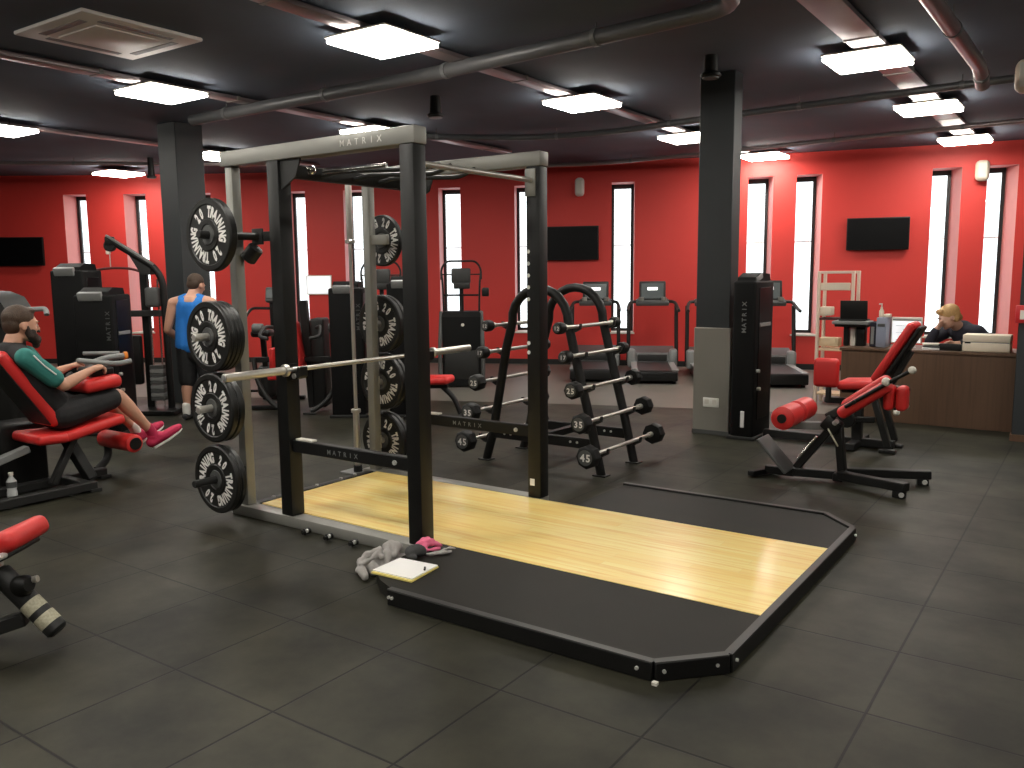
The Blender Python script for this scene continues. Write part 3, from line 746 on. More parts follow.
# shirt: black back and flanks, teal front and sleeves
ts = []
ts.append([((XM, -.55, .985), .118), ((XM, -.47, .84), .128), ((XM, -.37, .70), .126), ((XM, -.30, .60), .126)])
for sg in (-1, 1):
    ts.append([((XM+sg*.06, -.54, .965), .106), ((XM+sg*.092, -.46, .82), .098), ((XM+sg*.075, -.32, .61), .102)])
    ts.append([((XM+sg*.06, -.55, 1.01), .072), ((XM+sg*.17, -.55, .99), .070)])
organic('shirt', ts, 'clothblack', t, (), .009, 4)
for sg in (-1, 1):
    sh = V((XM+sg*.185, -.55, .985)); el_ = V((XM+sg*.225, -.33, .775))
    o = organic('sleeve', [[(L4(sh, el_, -.02), .068), (L4(sh, el_, .40), .066), (L4(sh, el_, .74), .066)]], 'clothteal', t, (), .008, 3)
    if sg > 0:
        a = MB(); d = (el_-sh).normalized()
        a.tube([sh+d*.0+V((.066, .02, .02)), L4(sh, el_, .3)+V((.072, .01, .01)), L4(sh, el_, .62)+V((.072, .01, .008))], .005, 8); a.build('sleeve_piping', 'white', o)
organic('shirt_front', [[((XM, -.46, .985), .075), ((XM, -.41, .90), .080), ((XM, -.33, .78), .078)], [((XM-.09, -.49, .99), .06), ((XM+.09, -.49, .99), .06)]], 'clothteal', t, (), .009, 4)
st = [[((XM, -.28, .56), .128), ((XM, -.20, .57), .11)]]
for sg in (-1, 1):
    hp = V((XM+sg*.10, -.29, .555)); kn = V((XM+sg*.115, .12, .635))
    st.append([(hp, .112), (L4(hp, kn, .5), .098), (L4(hp, kn, .86), .084)])
organic('shorts', st, 'clothblack', t, (), .009, 4)
for sg in (-1, 1):
    an = V((XM+sg*.115, .385, .315)); k = sg*.01
    organic('sock', [[(an+V((0, -.03, .045)), .040), (an+V((0, .01, -.03)), .041)]], 'sock' if sg < 0 else 'shoered', t, (), .007, 3)
    q = organic('shoe', [[(an+V((0, -.015, -.075)), .040), (an+V((0, .02, -.06)), .043), (an+V((k, .10, -.035)), .038), (an+V((k, .19, .0)), .034), (an+V((k, .225, .012)), .026)], [(an+V((0, .0, -.03)), .042), (an+V((0, .05, -.035)), .040)]], 'shoered', t, (), .007, 3)
    organic('shoe_sole', [[(an+V((-.012, .005, -.118)), .013), (an+V((k-.014, .12, -.070)), .014), (an+V((k-.012, .215, -.024)), .012), (an+V((k, .245, -.008)), .010)],
                          [(an+V((.014, .005, -.118)), .013), (an+V((k+.016, .12, -.070)), .014), (an+V((k+.014, .215, -.024)), .012), (an+V((k, .245, -.008)), .010)]], 'sole', q, (), .006, 2)

# --- standing man in the blue vest, seen from behind
bx, by = -4.90, 2.085
t = thing('person', 'man in bright blue vest and black shorts standing with his back turned', 'person', (bx, by, 0))
fw = V((-.52, .85, 0)).normalized(); rt = V((fw.y, -fw.x, 0))
def W(r, f, z): return V((bx, by, 0))+rt*r+fw*f+V((0, 0, z))
ch = []; el = []
Rh = rotm(fw+V((.25, .1, -.30)))
P = head_parts(el, ch, W(.02, .075, 1.435), Rh, .98)
ch.append([(W(.01, .05, 1.39), .056), (W(0, .01, 1.31), .064)])
ch.append([(W(0, 0, 1.24), .105), (W(0, .02, 1.1), .11), (W(0, .01, .96), .10), (W(0, 0, .82), .115)])
for sg in (-1, 1):
    ch.append([(W(sg*.085, 0, 1.23), .09), (W(sg*.09, .01, 1.08), .085), (W(sg*.075, 0, .82), .095)])
    sh = W(sg*.205, 0, 1.245); eb = W(sg*.275, -.03, .965); wr = W(sg*.21, .17, .83)
    ch.append([(W(sg*.06, 0, 1.29), .055), (sh, .062)])
    ch.append([(sh, .060), (L4(sh, eb, .45), .053), (eb, .040), (L4(eb, wr, .3), .042), (wr, .027)])
    hand(ch, wr, fw*.8+V((0, 0, -.35))-rt*sg*.2, -rt*sg, fw*.3+V((0, 0, 1)), .95, .6)
    hp = W(sg*.095, 0, .78); kn = W(sg*.11, .02 if sg < 0 else .05, .43); an = W(sg*.12, -.03 if sg < 0 else .03, .085)
    ch.append([(hp, .10), (L4(hp, kn, .5), .083), (kn, .054), (L4(kn, an, .3)-fw*.015, .056), (L4(kn, an, .75), .037), (an, .034)])
    ch.append([(an, .034), (an+fw*.02-V((0, 0, .045)), .034), (an+fw*.16-V((0, 0, .055)), .026)])
organic('body', ch, 'skin', t, el, .0075, 4); face_details(P, Rh, t, .98)
organic('hair', [], 'hairbrown', t, [(P(0, -.022, .042), (.080, .094, .080), Rh), (P(0, -.055, .0), (.072, .055, .070), Rh)], .006, 2)
vs = [[(W(0, 0, 1.215), .112), (W(0, .02, 1.1), .122), (W(0, .01, .96), .114), (W(0, 0, .80), .133)]]
for sg in (-1, 1):
    vs.append([(W(sg*.075, 0, 1.225), .098), (W(sg*.095, .01, 1.08), .096), (W(sg*.09, 0, .80), .118)]); vs.append([(W(sg*.07, 0, 1.30), .050), (W(sg*.12, 0, 1.27), .06)])
organic('vest', vs, 'clothblue', t, (), .009, 4)
ss = [[(W(0, 0, .80), .122), (W(0, 0, .72), .11)]]
for sg in (-1, 1):
    hp = W(sg*.095, 0, .78); kn = W(sg*.11, .02 if sg < 0 else .05, .43)
    ss.append([(hp, .112), (L4(hp, kn, .5), .104), (L4(hp, kn, .98), .098)])
organic('shorts', ss, 'clothblack', t, (), .009, 4)
for sg in (-1, 1):
    an = W(sg*.12, -.03 if sg < 0 else .03, .085)
    organic('sock', [[(an+V((0, 0, .07)), .043), (an+V((0, 0, -.01)), .041)]], 'sock', t, (), .007, 3)
    organic('shoe', [[(an-fw*.03-V((0, 0, .047)), .037), (an+fw*.05-V((0, 0, .042)), .041), (an+fw*.15-V((0, 0, .052)), .034), (an+fw*.19-V((0, 0, .056)), .027)]], 'clothblack', t, (), .007, 3)

# --- person behind the reception desk, leaning on one hand
dx, dy = 1.86, 6.42
t = thing('person', 'fair haired person in a dark jacket leaning over the reception desk', 'person', (dx, dy, 0))
fw = V((-.55, -.75, 0)).normalized(); rt = V((fw.y, -fw.x, 0))
ch = []; el = []
Rh = rotm((-.85, -.45, -.42))
hc = V((1.73, 6.17, 1.05))
P = head_parts(el, ch, hc, Rh, .98)
ch.append([(hc+V((.03, .05, -.05)), .055), ((1.82, 6.30, .93), .06)])
ch.append([((1.84, 6.34, .89), .11), ((1.90, 6.52, .72), .115), ((1.93, 6.62, .56), .12)])
for sg, eb, wr in ((1, V((1.58, 6.10, .80)), V((1.64, 6.08, .935))), (-1, V((2.10, 6.22, .81)), V((1.82, 6.07, .79)))):
    sh = V((1.84, 6.34, .90))+V((.78, -.55, 0)).normalized()*(-sg)*.18
    ch.append([((1.84, 6.34, .91), .07), (sh, .062), (L4(sh, eb, .5), .052), (eb, .042), (wr, .028)])
    hand(ch, wr, (hc-wr) if sg > 0 else V((-.9, -.2, 0)), (.2, .3, 0) if sg > 0 else (0, 0, -1), (0, -.6, .6), .9, .55)
for sg in (-1, 1):
    hp = V((1.93+sg*.09, 6.62-sg*.05, .53)); kn = V((1.75+sg*.10, 6.26-sg*.05, .50)); an = V((1.78+sg*.1, 6.36-sg*.05, .09))
    ch.append([(hp, .095), (kn, .06), (an, .038), (an+V((-.08, -.12, -.04)), .03)])
organic('body', ch, 'skinpale', t, el, .0085, 4); face_details(P, Rh, t, .98)
organic('hair', [[(P(-.05, -.04, -.03), .035), (P(0, -.085, -.04), .04), (P(.05, -.04, -.03), .035)], [(P(-.03, .06, .085), .028), (P(.04, .06, .08), .028)]], 'hairblond', t, [(P(0, -.022, .045), (.086, .100, .084), Rh), (P(0, -.055, .0), (.078, .06, .075), Rh)], .006, 2)
js = [[((1.84, 6.34, .895), .118), ((1.90, 6.52, .73), .126), ((1.93, 6.60, .60), .128)]]
for sg, eb, wr in ((1, V((1.58, 6.10, .80)), V((1.64, 6.08, .935))), (-1, V((2.10, 6.22, .81)), V((1.82, 6.07, .79)))):
    sh = V((1.84, 6.34, .90))+V((.78, -.55, 0)).normalized()*(-sg)*.18
    js.append([((1.84, 6.34, .91), .078), (sh, .074), (L4(sh, eb, .5), .064), (eb, .054), (L4(eb, wr, .8), .042)])
organic('jacket', js, 'clothnavy', t, (), .009, 4)
tr = []
for sg in (-1, 1):
    hp = V((1.93+sg*.09, 6.62-sg*.05, .53)); kn = V((1.75+sg*.10, 6.26-sg*.05, .50)); an = V((1.78+sg*.1, 6.36-sg*.05, .09))
    tr.append([(hp, .105), (kn, .07), (L4(kn, an, .9), .055)])
organic('trousers', tr, 'clothblack', t, (), .010, 3)
# ------------------------------------------------------------------ upholstered pads
def pad(mb, c, size, rot=None, bev=None):
    b = bev or min(size)*.45
    return mb.box(c, size, rot, b, 4)
def padrot(d, up): 
    "local Z along d, local Y as close to up as possible -> box size (x, y, z) = (across, thickness, length)"
    return frame_from(V(d), V(up)) @ Matrix.Rotation(0, 3, 'Z')
def long_pad(mb, p0, p1, width, thick, across, bev=None):
    "pad whose long axis runs p0->p1, width along `across`"
    z = (V(p1)-V(p0)); L = z.length; z.normalize(); x = (V(across) - z*V(across).dot(z)).normalized(); y = z.cross(x)
    R = Matrix((x, y, z)).transposed()
    return mb.box((V(p0)+V(p1))/2, (width, thick, L), R, bev or thick*.42, 4)

# ------------------------------------------------------------------ leg curl machine under the seated man (runs along +Y)
t = thing('leg_curl_machine', 'red padded seated leg curl machine used by the bearded man', 'exercise machine', (XM, -.3, 0))
x = XM
a = MB(); long_pad(a, (x, -.70, 1.03), (x, -.345, .49), .34, .085, (1, 0, 0)); a.build('backrest', 'red', t)
a = MB(); long_pad(a, (x, -.71, .985), (x, -.39, .50), .30, .03, (1, 0, 0), .01); 
a.build('backrest_board', 'charcoal', t)
a = MB()
long_pad(a, (x, -.52, .405), (x, -.29, .395), .40, .075, (1, 0, 0)); long_pad(a, (x, -.33, .392), (x, .13, .475), .40, .075, (1, 0, 0)); a.build('seat', 'red', t)
a = MB(); a.beam((x, -.24, .39), (x+.10, -.12, .05), .07, .10, (1, 0, 0)); a.build('seat_post', 'charcoal', t)
a = MB(); a.beam((x+.10, -.22, .38), (x+.10, -.40, .06), .045, .06, (1, 0, 0)); a.build('rear_strut', 'charcoal', t)
for dx, e_ in ((.29, -.19), (-.06, .08)):
    a = MB(); a.beam((x+dx, -1.1, .045), (x+dx, e_, .045), .07, .06); a.box((x+dx, e_-.02, .012), (.10, .08, .024), None, .004); a.build('base_rail', 'charcoal', t)
a = MB(); a.beam((x-.06, -.24, .045), (x+.30, -.24, .045), .07, .055); a.build('base_cross_bar', 'charcoal', t)
a = MB(); a.beam((x, -.50, .33), (x-.02, -1.25, .12), .05, .07, (1, 0, 0)); a.build('grey_side_bar', 'midgrey', t)
a = MB(); a.box((x-.42, -.40, .24), (.30, .34, .46), None, .03, 3); a.box((x-.42, -.95, .60), (.34, .55, 1.20), None, .03, 3); a.build('weight_shroud', 'black', t)
a = MB(); long_pad(a, (x+.02, -.17, .735), (x+.02, .125, .765), .38, .10, (1, 0, 0)); a.build('thigh_pad', 'red', t)
a = MB(); a.rtube([(x-.24, -.05, .80), (x-.24, .10, .60), (x-.24, .17, .33), (x-.20, .18, .28)], .028, .1, 10); a.build('roller_arm', 'charcoal', t)
a = MB(); a.rtube([(x-.16, .17, .28), (x-.16, .17, .12), (x-.14, .06, .05)], .03, .1, 10); a.build('roller_stand', 'charcoal', t)
a = MB(); a.lathe([(.05, 0), (.068, .012), (.068, .42), (.05, .432)], (x-.22, .18, .272), (1, 0, 0), 22); o = a.build('ankle_roller', 'red', t)
a = MB(); a.cyl((x+.211, .18, .272), (x+.222, .18, .272), .046, 18); a.build('roller_cap', 'black', o)
a = MB(); a.rtube([(x-.20, .22, .79), (x-.20, .11, .845), (x-.17, -.02, .905), (x+.16, -.02, .905), (x+.19, .10, .885), (x+.19, .20, .90)], .019, .05, 10); o = a.build('hand_grips', 'midgrey', t)
a = MB(); a.rtube([(x+.06, -.02, .90), (x+.08, .08, .93), (x+.10, .20, .935)], .022, .05, 10); a.cyl((x-.14, .02, .955), (x+.06, .19, .955), .014, 10); a.build('adjusting_lever', 'midgrey', t)
a = MB(); a.cyl((x+.10, .20, .935), (x+.105, .225, .936), .029, 14, .004); a.build('lever_knob', 'orange', t)
a = MB(); a.box((x+.02, .02, .83), (.20, .18, .07), None, .02, 3); a.build('grip_hub', 'black', t)
t = thing('water_bottle', 'clear plastic water bottle on the floor left of the leg curl machine', 'bottle', (-3.09, -.655, 0))
bx_, by_ = -3.09, -.655
a = MB(); a.lathe([(.030, 0), (.033, .01), (.033, .06), (.029, .075), (.033, .09), (.033, .135), (.014, .165), (.014, .175)], (bx_, by_, 0), n=18); a.build('bottle_body', 'bottleplastic', t)
a = MB(); a.cyl((bx_, by_, .176), (bx_, by_, .196), .016, 14); a.build('bottle_cap', 'offwhite', t)
a = MB(); a.lathe([(.0338, .092), (.0338, .133)], (bx_, by_, 0), n=18, cap=False); a.build('bottle_label', 'darkgrey', t)

# ------------------------------------------------------------------ machine cut off by the left edge, nearest the camera
t = thing('corner_machine', 'black machine with red pad cut off by the left edge in the foreground', 'exercise machine', (-.9, -1.6, 0))
def NP(px, z, k=0.): pass
R0 = V((.819, .574, 0)); F0 = V((-.574, .819, 0)); O0 = V((3.022, -3.345, 0))
def Q(r, f, z): return O0+R0*r+F0*f+V((0, 0, z))     # metres right / ahead of the viewpoint
a = MB(); long_pad(a, Q(-2.55, 3.40, .245), Q(-1.995, 3.40, .49), .30, .085, F0); a.build('seat_pad', 'red', t)
a = MB(); long_pad(a, Q(-2.55, 3.40, .19), Q(-2.03, 3.40, .42), .24, .025, F0, .008); a.build('pad_board', 'black', t)
a = MB(); a.cyl(Q(-2.035, 3.27, .425), Q(-2.035, 3.22, .43), .014, 12); a.build('pad_bolt', 'bolt', t)
p_, q_ = Q(-2.13, 3.37, .325), Q(-1.885, 3.345, .072)
a = MB(); a.cyl(p_, q_, .045, 20, .012); o = a.build('foam_arm', 'charcoal', t)
for f0 in (.52, .74):
    w_ = MB(); w_.lathe([(.0458, 0), (.0458, .05)], L4(p_, q_, f0), q_-p_, 20, cap=False); w_.build('worn_label', 'worn', o)
a = MB(); a.lathe([(.02, 0), (.040, .012), (.042, .055), (.028, .075)], Q(-2.035, 3.33, .275), V((.75, .2, .15)), 16); a.build('adjusting_knob', 'black', t)
a = MB(); a.cyl(Q(-1.985, 3.33, .295), Q(-1.945, 3.33, .305), .014, 10); a.build('knob_pin', 'steel', t)
a = MB(); a.box(Q(-2.18, 3.36, .345), (.12, .10, .075), Matrix.Rotation(.61, 3, 'Z'), .02, 2); a.build('pivot_cover', 'offwhite', t)
a = MB(); a.beam(Q(-3.1, 3.4, .05), Q(-2.2, 3.42, .05), .08, .08); a.build('base_rail', 'black', t)
a = MB(); a.beam(Q(-2.5, 3.4, .05), Q(-2.28, 3.42, .32), .07, .07, F0); a.build('seat_post', 'black', t)
a = MB(); a.beam(Q(-2.35, 3.30, .03), Q(-2.02, 3.35, .13), .05, .06); a.build('lower_link', 'charcoal', t)
a = MB(); a.box(Q(-2.75, 3.55, .30), (.55, .35, .56), Matrix.Rotation(.61, 3, 'Z'), .03, 3); a.build('weight_shroud', 'black', t)

# ------------------------------------------------------------------ barbell rack
t = thing('barbell_rack', 'black double arch rack holding ten fixed barbells behind the platform', 'barbell rack', (-.56, 2.43, 0))
def arch_pts(y):
    L = [(-1.10, 0), (-1.03, .22), (-.955, .59), (-.89, .92), (-.825, 1.14)]
    Rr = [(-.31, 1.14), (-.235, .84), (-.12, .42), (-.02, 0)]
    top = [(-.57+.262*math.cos(PI-k*PI/12), 1.14+.262*math.sin(PI-k*PI/12)*(1.0)) for k in range(1, 12)]
    return [V((x_, y, z_+.004)) for x_, z_ in L+top+Rr]
AY = (2.16, 2.70)
for y in AY:
    a = MB(); p = arch_pts(y); a.tube(p, .036, 14); o = a.build('arch_frame', 'black', t)
    for e in (p[0], p[-1]):
        b = MB(); b.box((e.x, e.y, .006), (.11, .09, .012), None, .003); b.build('foot_plate', 'charcoal', o)
    a = MB(); a.beam((-1.02, y, .235), (-.10, y, .235), .04, .08); o = a.build('cross_bar', 'black', t)
    b = MB()
    for x_ in (-.28, -.22, -.9, -.84): b.cyl((x_, y-.025, .24), (x_, y-.018, .24), .010, 8)
    b.build('cross_bar_bolts', 'bolt', o)
a = MB(); a.beam((-.57, AY[0], .235), (-.57, AY[1], .235), .05, .06); a.build('spine_bar', 'black', t)
BZs = ((1.125, .045), (.915, .050), (.675, .066), (.435, .076), (.195, .088))
def arch_x(z):
    pr = [(0, -.02), (.42, -.12), (.84, -.235), (1.14, -.31)]
    for (z0, x0), (z1, x1_) in zip(pr, pr[1:]):
        if z0 <= z <= z1: return x0+(x1_-x0)*(z-z0)/(z1-z0)
    return -.31
rackroot = t
for sg in (1, -1):
    for i, (z, hr) in enumerate(BZs):
        xr = arch_x(z)+.072; xx = xr if sg > 0 else -1.12-xr
        for y in AY:
            b = MB(); xa = arch_x(z) if sg > 0 else -1.12-arch_x(z)
            mt = Matrix(((1, 0, 0, 0), (0, 0, 1, y-.012), (0, 1, 0, 0), (0, 0, 0, 1)))
            s_ = sg; ax_ = xa+s_*.02
            b.prism([(ax_, z-.05), (xx-s_*.01, z-.045), (xx+s_*.035, z-.022), (xx+s_*.04, z+.02), (xx+s_*.028, z+.02), (xx+s_*.02, z-.012), (xx, z-.0175), (xx-s_*.025, z-.012), (ax_, z+.03)], .024, mt)
            b.build('bar_cradle', 'charcoal', rackroot)
ordn = ('top', 'second', 'middle', 'fourth', 'lowest')
for sg in (1, -1):
    for i, (z, hr) in enumerate(BZs):
        xr = arch_x(z)+.072; xx = xr if sg > 0 else -1.12-xr
        ya, yb = 1.87, (2.80, 2.84, 2.92, 2.98, 3.06)[i]
        t = thing('fixed_barbell', 'fixed barbell with black round heads on the %s cradle, %s side of the arch rack' % (ordn[i], 'right' if sg > 0 else 'left'), 'barbell', (xx, ya, z), 0, 'fixed barbells on the arch rack')
        hl = .085 if i < 2 else .10
        a = MB(); a.cyl((xx, ya+hl, z), (xx, yb-hl, z), .0145, 14); a.cyl((xx, ya+hl, z), (xx, ya+hl+.05, z), .022, 14, .003); a.cyl((xx, yb-hl-.05, z), (xx, yb-hl, z), .022, 14, .003); a.build('shaft', 'steel', t)
        for y0_, d in ((ya, 1), (yb, -1)):
            a = MB(); a.lathe([(hr*.72, 0), (hr*.92, .008), (hr, .02), (hr, hl-.02), (hr*.92, hl-.006), (hr*.6, hl)], (xx, y0_, z), (0, d, 0), 8 if i > 1 else 12); o = a.build('head', 'rubber', t)
            if d > 0:
                b = MB(); b.lathe([(hr*.66, -.0015), (hr*.66, .001)], (xx, y0_, z), (0, 1, 0), 20); b.build('head_disc', 'darkgrey', o)
                b = MB(); text_line(b, ('12', '17', '25', '35', '45')[i], (xx-hr*.24, y0_-.0025, z-hr*.30), (1, 0, 0), (0, 0, 1), hr*.86, .62, .03); b.build('lettering', 'white', o)

# ------------------------------------------------------------------ treadmills along the wall
def treadmill(s, label):
    c = arc(s, 33.05); rz = .48
    t = thing('treadmill', label, 'treadmill', (c.x, c.y, .003), rz, 'treadmills facing the curved wall')
    m_ = RM[t.name]
    def build(mb, name, mt, par=t, label=None):
        bmesh.ops.transform(mb.bm, matrix=m_, verts=mb.bm.verts); return mb.build(name, mt, par, label)
    a = MB(); a.box((0, .80, .11), (.62, 1.58, .14), None, .02, 2); o = build(a, 'deck', 'blackgloss')
    a = MB(); a.box((0, .75, .184), (.46, 1.46, .008)); build(a, 'running_belt', 'charcoal', o)
    for sg in (-1, 1):
        a = MB(); a.box((sg*.275, .80, .187), (.085, 1.5, .014), None, .004); build(a, 'side_rail', 'midgrey', o)
        a = MB(); a.cyl((sg*.26, .12, 0), (sg*.26, .12, .05), .03, 12); a.cyl((sg*.26, 1.45, 0), (sg*.26, 1.45, .05), .03, 12); build(a, 'foot', 'black')
    a = MB(); mt = Matrix(((0, 0, 1, -.33), (1, 0, 0, 0), (0, 1, 0, 0), (0, 0, 0, 1)))
    a.prism([(1.18, .19), (1.95, .10), (1.98, .16), (1.85, .34), (1.55, .40), (1.25, .32)], .66, mt); build(a, 'motor_hood', 'darkgrey')
    a = MB(); a.box((0, 1.19, .25), (.44, .03, .10), None, .008); build(a, 'hood_front', 'charcoal')
    for sg in (-1, 1):
        a = MB(); a.box((sg*.31, 1.24, .24), (.12, .20, .28), None, .04, 3); build(a, 'upright_foot', 'midgrey')
        a = MB(); a.rtube([(sg*.36, 1.30, .18), (sg*.355, 1.36, .70), (sg*.355, 1.42, 1.02)], .030, .2, 10); build(a, 'upright', 'black')
        a = MB(); a.rtube([(sg*.22, 1.46, 1.08), (sg*.33, 1.40, 1.08), (sg*.365, 1.24, 1.0), (sg*.37, 1.02, .96)], .024, .1, 10); build(a, 'handrail', 'charcoal')
    a = MB(); a.box((0, 1.46, 1.07), (.50, .16, .07), Matrix.Rotation(.35, 3, 'X'), .02, 2); build(a, 'dashboard', 'darkgrey')
    R_ = Matrix.Rotation(-.18, 3, 'X')
    a = MB(); a.box((0, 1.50, 1.24), (.40, .045, .30), R_, .02, 2); o = build(a, 'console', 'charcoal')
    a = MB(); a.box((0, 1.474, 1.24), (.33, .006, .23), R_, .002, 1); build(a, 'console_display', 'display', o)
    a = MB(); a.box((0, 1.466, 1.275), (.15, .004, .045), R_, .001, 1); build(a, 'display_text', 'displaytext', o)
    for sg in (-1, 1):
        a = MB(); a.lathe([(.035, 0), (.04, .01), (.04, .06), (.03, .06)], (sg*.17, 1.42, 1.09), n=12); build(a, 'cup_holder', 'silver')
    return t
def s_of(th): return th*RW
treadmill(s_of(-.3514), 'treadmill partly hidden behind the arched barbell rack')
treadmill(s_of(-.3250), 'treadmill standing in the open between the barbell rack and the grey column')
treadmill(s_of(-.2985), 'treadmill almost hidden behind the grey column')
treadmill(s_of(-.2740), 'treadmill right of the black weight tower, beside the reception desk')

# ------------------------------------------------------------------ stair climbers
def climber(x_, y_, rz, label):
    t = thing('stair_climber', label, 'stair climber', (x_, y_, 0), rz, 'stair climbing machines'); m_ = RM[t.name]
    def build(mb, name, mt, par=t):
        bmesh.ops.transform(mb.bm, matrix=m_, verts=mb.bm.verts); return mb.build(name, mt, par)
    mt = Matrix(((0, 0, 1, -.26), (1, 0, 0, 0), (0, 1, 0, 0), (0, 0, 0, 1)))
    a = MB(); a.prism([(0, .02), (1.15, .02), (1.15, .85), (.95, 1.00), (.13, 1.02), (.06, .95)], .52, mt); o = build(a, 'housing', 'shroud')
    a = MB(); a.cyl((0.02, .06, .845), (.02, .046, .845), .022, 16); build(a, 'emblem', 'offwhite', o)
    a = MB(); a.box((0, .03, .30), (.46, .05, .40), None, .02, 2); build(a, 'step_panel', 'charcoal', o)
    for sg in (-1, 1):
        a = MB(); a.rtube([(sg*.29, -.02, .03), (sg*.29, .02, .6), (sg*.27, .14, 1.02)], .028, .2, 10); build(a, 'side_tube', 'darkgrey')
        a = MB(); a.rtube([(sg*.24, .2, 1.0), (sg*.25, .22, 1.40), (sg*.27, .25, 1.56)], .014, .1, 8); build(a, 'rail_post', 'black')
    a = MB(); a.rtube([(-.27, .25, 1.45), (-.27, .25, 1.60), (-.20, .25, 1.70), (.20, .25, 1.70), (.27, .25, 1.60), (.27, .25, 1.45)], .014, .08, 8); build(a, 'hoop_rail', 'black')
    for z_, r_ in ((1.24, .013), (1.52, .009)):
        a = MB(); a.cyl((-.26, .24, z_), (.26, .24, z_), r_, 8); build(a, 'cross_rail', 'black')
    a = MB(); a.box((.33, .2, 1.28), (.10, .10, .12), None, .02, 2); build(a, 'side_control', 'black')
    a = MB(); a.cyl((0, .26, 1.0), (0, .28, 1.40), .03, 10); build(a, 'console_stem', 'black')
    a = MB(); a.box((0, .22, 1.50), (.26, .10, .20), Matrix.Rotation(-.15, 3, 'X'), .02, 2); a.box((.01, .2, 1.37), (.22, .08, .09), None, .015, 2); build(a, 'console', 'charcoal')
    return t
climber(-4.06, 5.58, .62, 'tall black stair climber with hoop handrail in front of a window slit')
climber(-4.95, 4.95, .62, 'stair climber mostly hidden behind the near front upright')

# ------------------------------------------------------------------ weight tower, leg machine and bench on the right
def weight_tower(name, label, loc, rz, w, d, h, letters=True, top='darkgrey'):
    t = thing(name, label, 'weight stack tower', loc, rz); m_ = RM[t.name]
    def build(mb, nm, mt, par=t):
        bmesh.ops.transform(mb.bm, matrix=m_, verts=mb.bm.verts); return mb.build(nm, mt, par)
    mt = Matrix(((1, 0, 0, 0), (0, 0, 1, 0), (0, 1, 0, 0), (0, 0, 0, 1)))
    a = MB(); a.box((w/2, d/2, h/2-.03), (w, d, h-.06), None, .025, 3); o = build(a, 'shroud', 'shroud')
    a = MB(); mt2 = Matrix(((0, 0, 1, w*.12), (1, 0, 0, 0), (0, 1, 0, 0), (0, 0, 0, 1)))
    a.prism([(.02, h-.09), (d-.02, h-.09), (d-.06, h), (d*.35, h+.01), (.05, h-.03)], w*.76, mt2); build(a, 'top_cap', 'shroud')
    a = MB()
    if rz: a.box((w*.46, .0, h-.075), (w*.62, .05, .085), Matrix.Rotation(.35, 3, 'X'), .012, 2)
    else: a.box((w*.72, d*.30, h-.035), (w*.42, d*.34, .05), Matrix.Rotation(.25, 3, 'X'), .012, 2)
    build(a, 'top_tray', 'midgrey')
    a = MB(); a.box((w+.002, d*.5, h*.52), (.008, d*.62, h*.80), None, .003, 1); build(a, 'stack_window', 'screen', o)
    a = MB(); a.box((w+.008, d*.5, h*.695), (.012, d*.58, .035), None, .004, 1); build(a, 'placard', 'midgrey', o)
    if letters:
        k = MB(); text_line(k, 'MATRIX', (w*(.62 if not rz else .93), -.004, h*.665), (0, 0, 1), (-1, 0, 0), .058, .82, .015); build(k, 'lettering', 'midgrey' if not rz else 'darkgrey', o)
    if not rz:
        a = MB(); a.box((w*.55, -.004, .19), (.035, .01, .15), None, .003, 1); build(a, 'white_sticker', 'flatwhite', o)
    for z, y in ((h*.42, d*.15), (h*.31, d*.2)):
        a = MB(); a.cyl((w, y, z), (w+.03, y, z), .016, 10); build(a, 'pin_knob', 'steel')
    a = MB(); a.box((w/2, d/2, .015), (w+.05, d+.04, .03), None, .005); build(a, 'base_plate', 'charcoal')
    return t
weight_tower('weight_tower', 'tall black weight stack tower with vertical lettering beside the grey column', (.262, 4.07, 0), 0, .21, .50, 1.50)

t = thing('hip_machine', 'red hip machine with tall reclined backrest in front of the reception desk', 'exercise machine', (1.45, 4.35, 0))
a = MB(); long_pad(a, (1.46, 4.3, .60), (1.745, 4.3, 1.09), .32, .07, (0, 1, 0)); o = a.build('backrest', 'red', t)
a = MB(); long_pad(a, (1.515, 4.3, .575), (1.80, 4.3, 1.06), .29, .035, (0, 1, 0), .012); a.build('backrest_board', 'black', o)
a = MB(); long_pad(a, (1.17, 4.3, .545), (1.47, 4.3, .565), .36, .075, (0, 1, 0)); a.build('seat', 'red', t)
a = MB(); a.beam((1.18, 4.3, .495), (1.55, 4.3, .515), .06, .05); a.beam((1.53, 4.3, .47), (1.72, 4.3, .86), .05, .06, (0, 1, 0)); a.build('seat_frame', 'charcoal', t)
for y in (4.12,):
    a = MB(); pad(a, (1.09, y, .655), (.21, .08, .25), None, .036); o = a.build('knee_pad', 'red', t)
    b = MB(); b.cyl((1.11, y+.01, .56), (1.11, y+.01, .42), .024, 10); b.beam((1.09, y, .42), (1.28, 4.3, .40), .05, .05); b.build('pad_arm', 'charcoal', o)
a = MB(); a.beam((1.32, 4.3, .50), (1.32, 4.3, .06), .08, .08, (0, 1, 0)); a.build('seat_post', 'charcoal', t)
for y in (4.16, 4.46):
    a = MB(); a.beam((1.47, y, .47), (1.60, y, .05), .05, .06, (0, 1, 0)); a.box((1.60, y, .015), (.13, .08, .03), None, .005); a.build('rear_leg', 'charcoal', t)
a = MB(); a.beam((.50, 4.32, .045), (1.62, 4.32, .045), .08, .07); a.beam((1.32, 4.05, .04), (1.32, 4.6, .04), .08, .06); a.build('base_frame', 'charcoal', t)
a = MB(); a.beam((1.20, 4.12, .26), (1.50, 4.12, .28), .04, .05); a.cyl((1.28, 4.06, .27), (1.28, 4.18, .27), .07, 18, .01); a.build('cam_linkage', 'black', t)
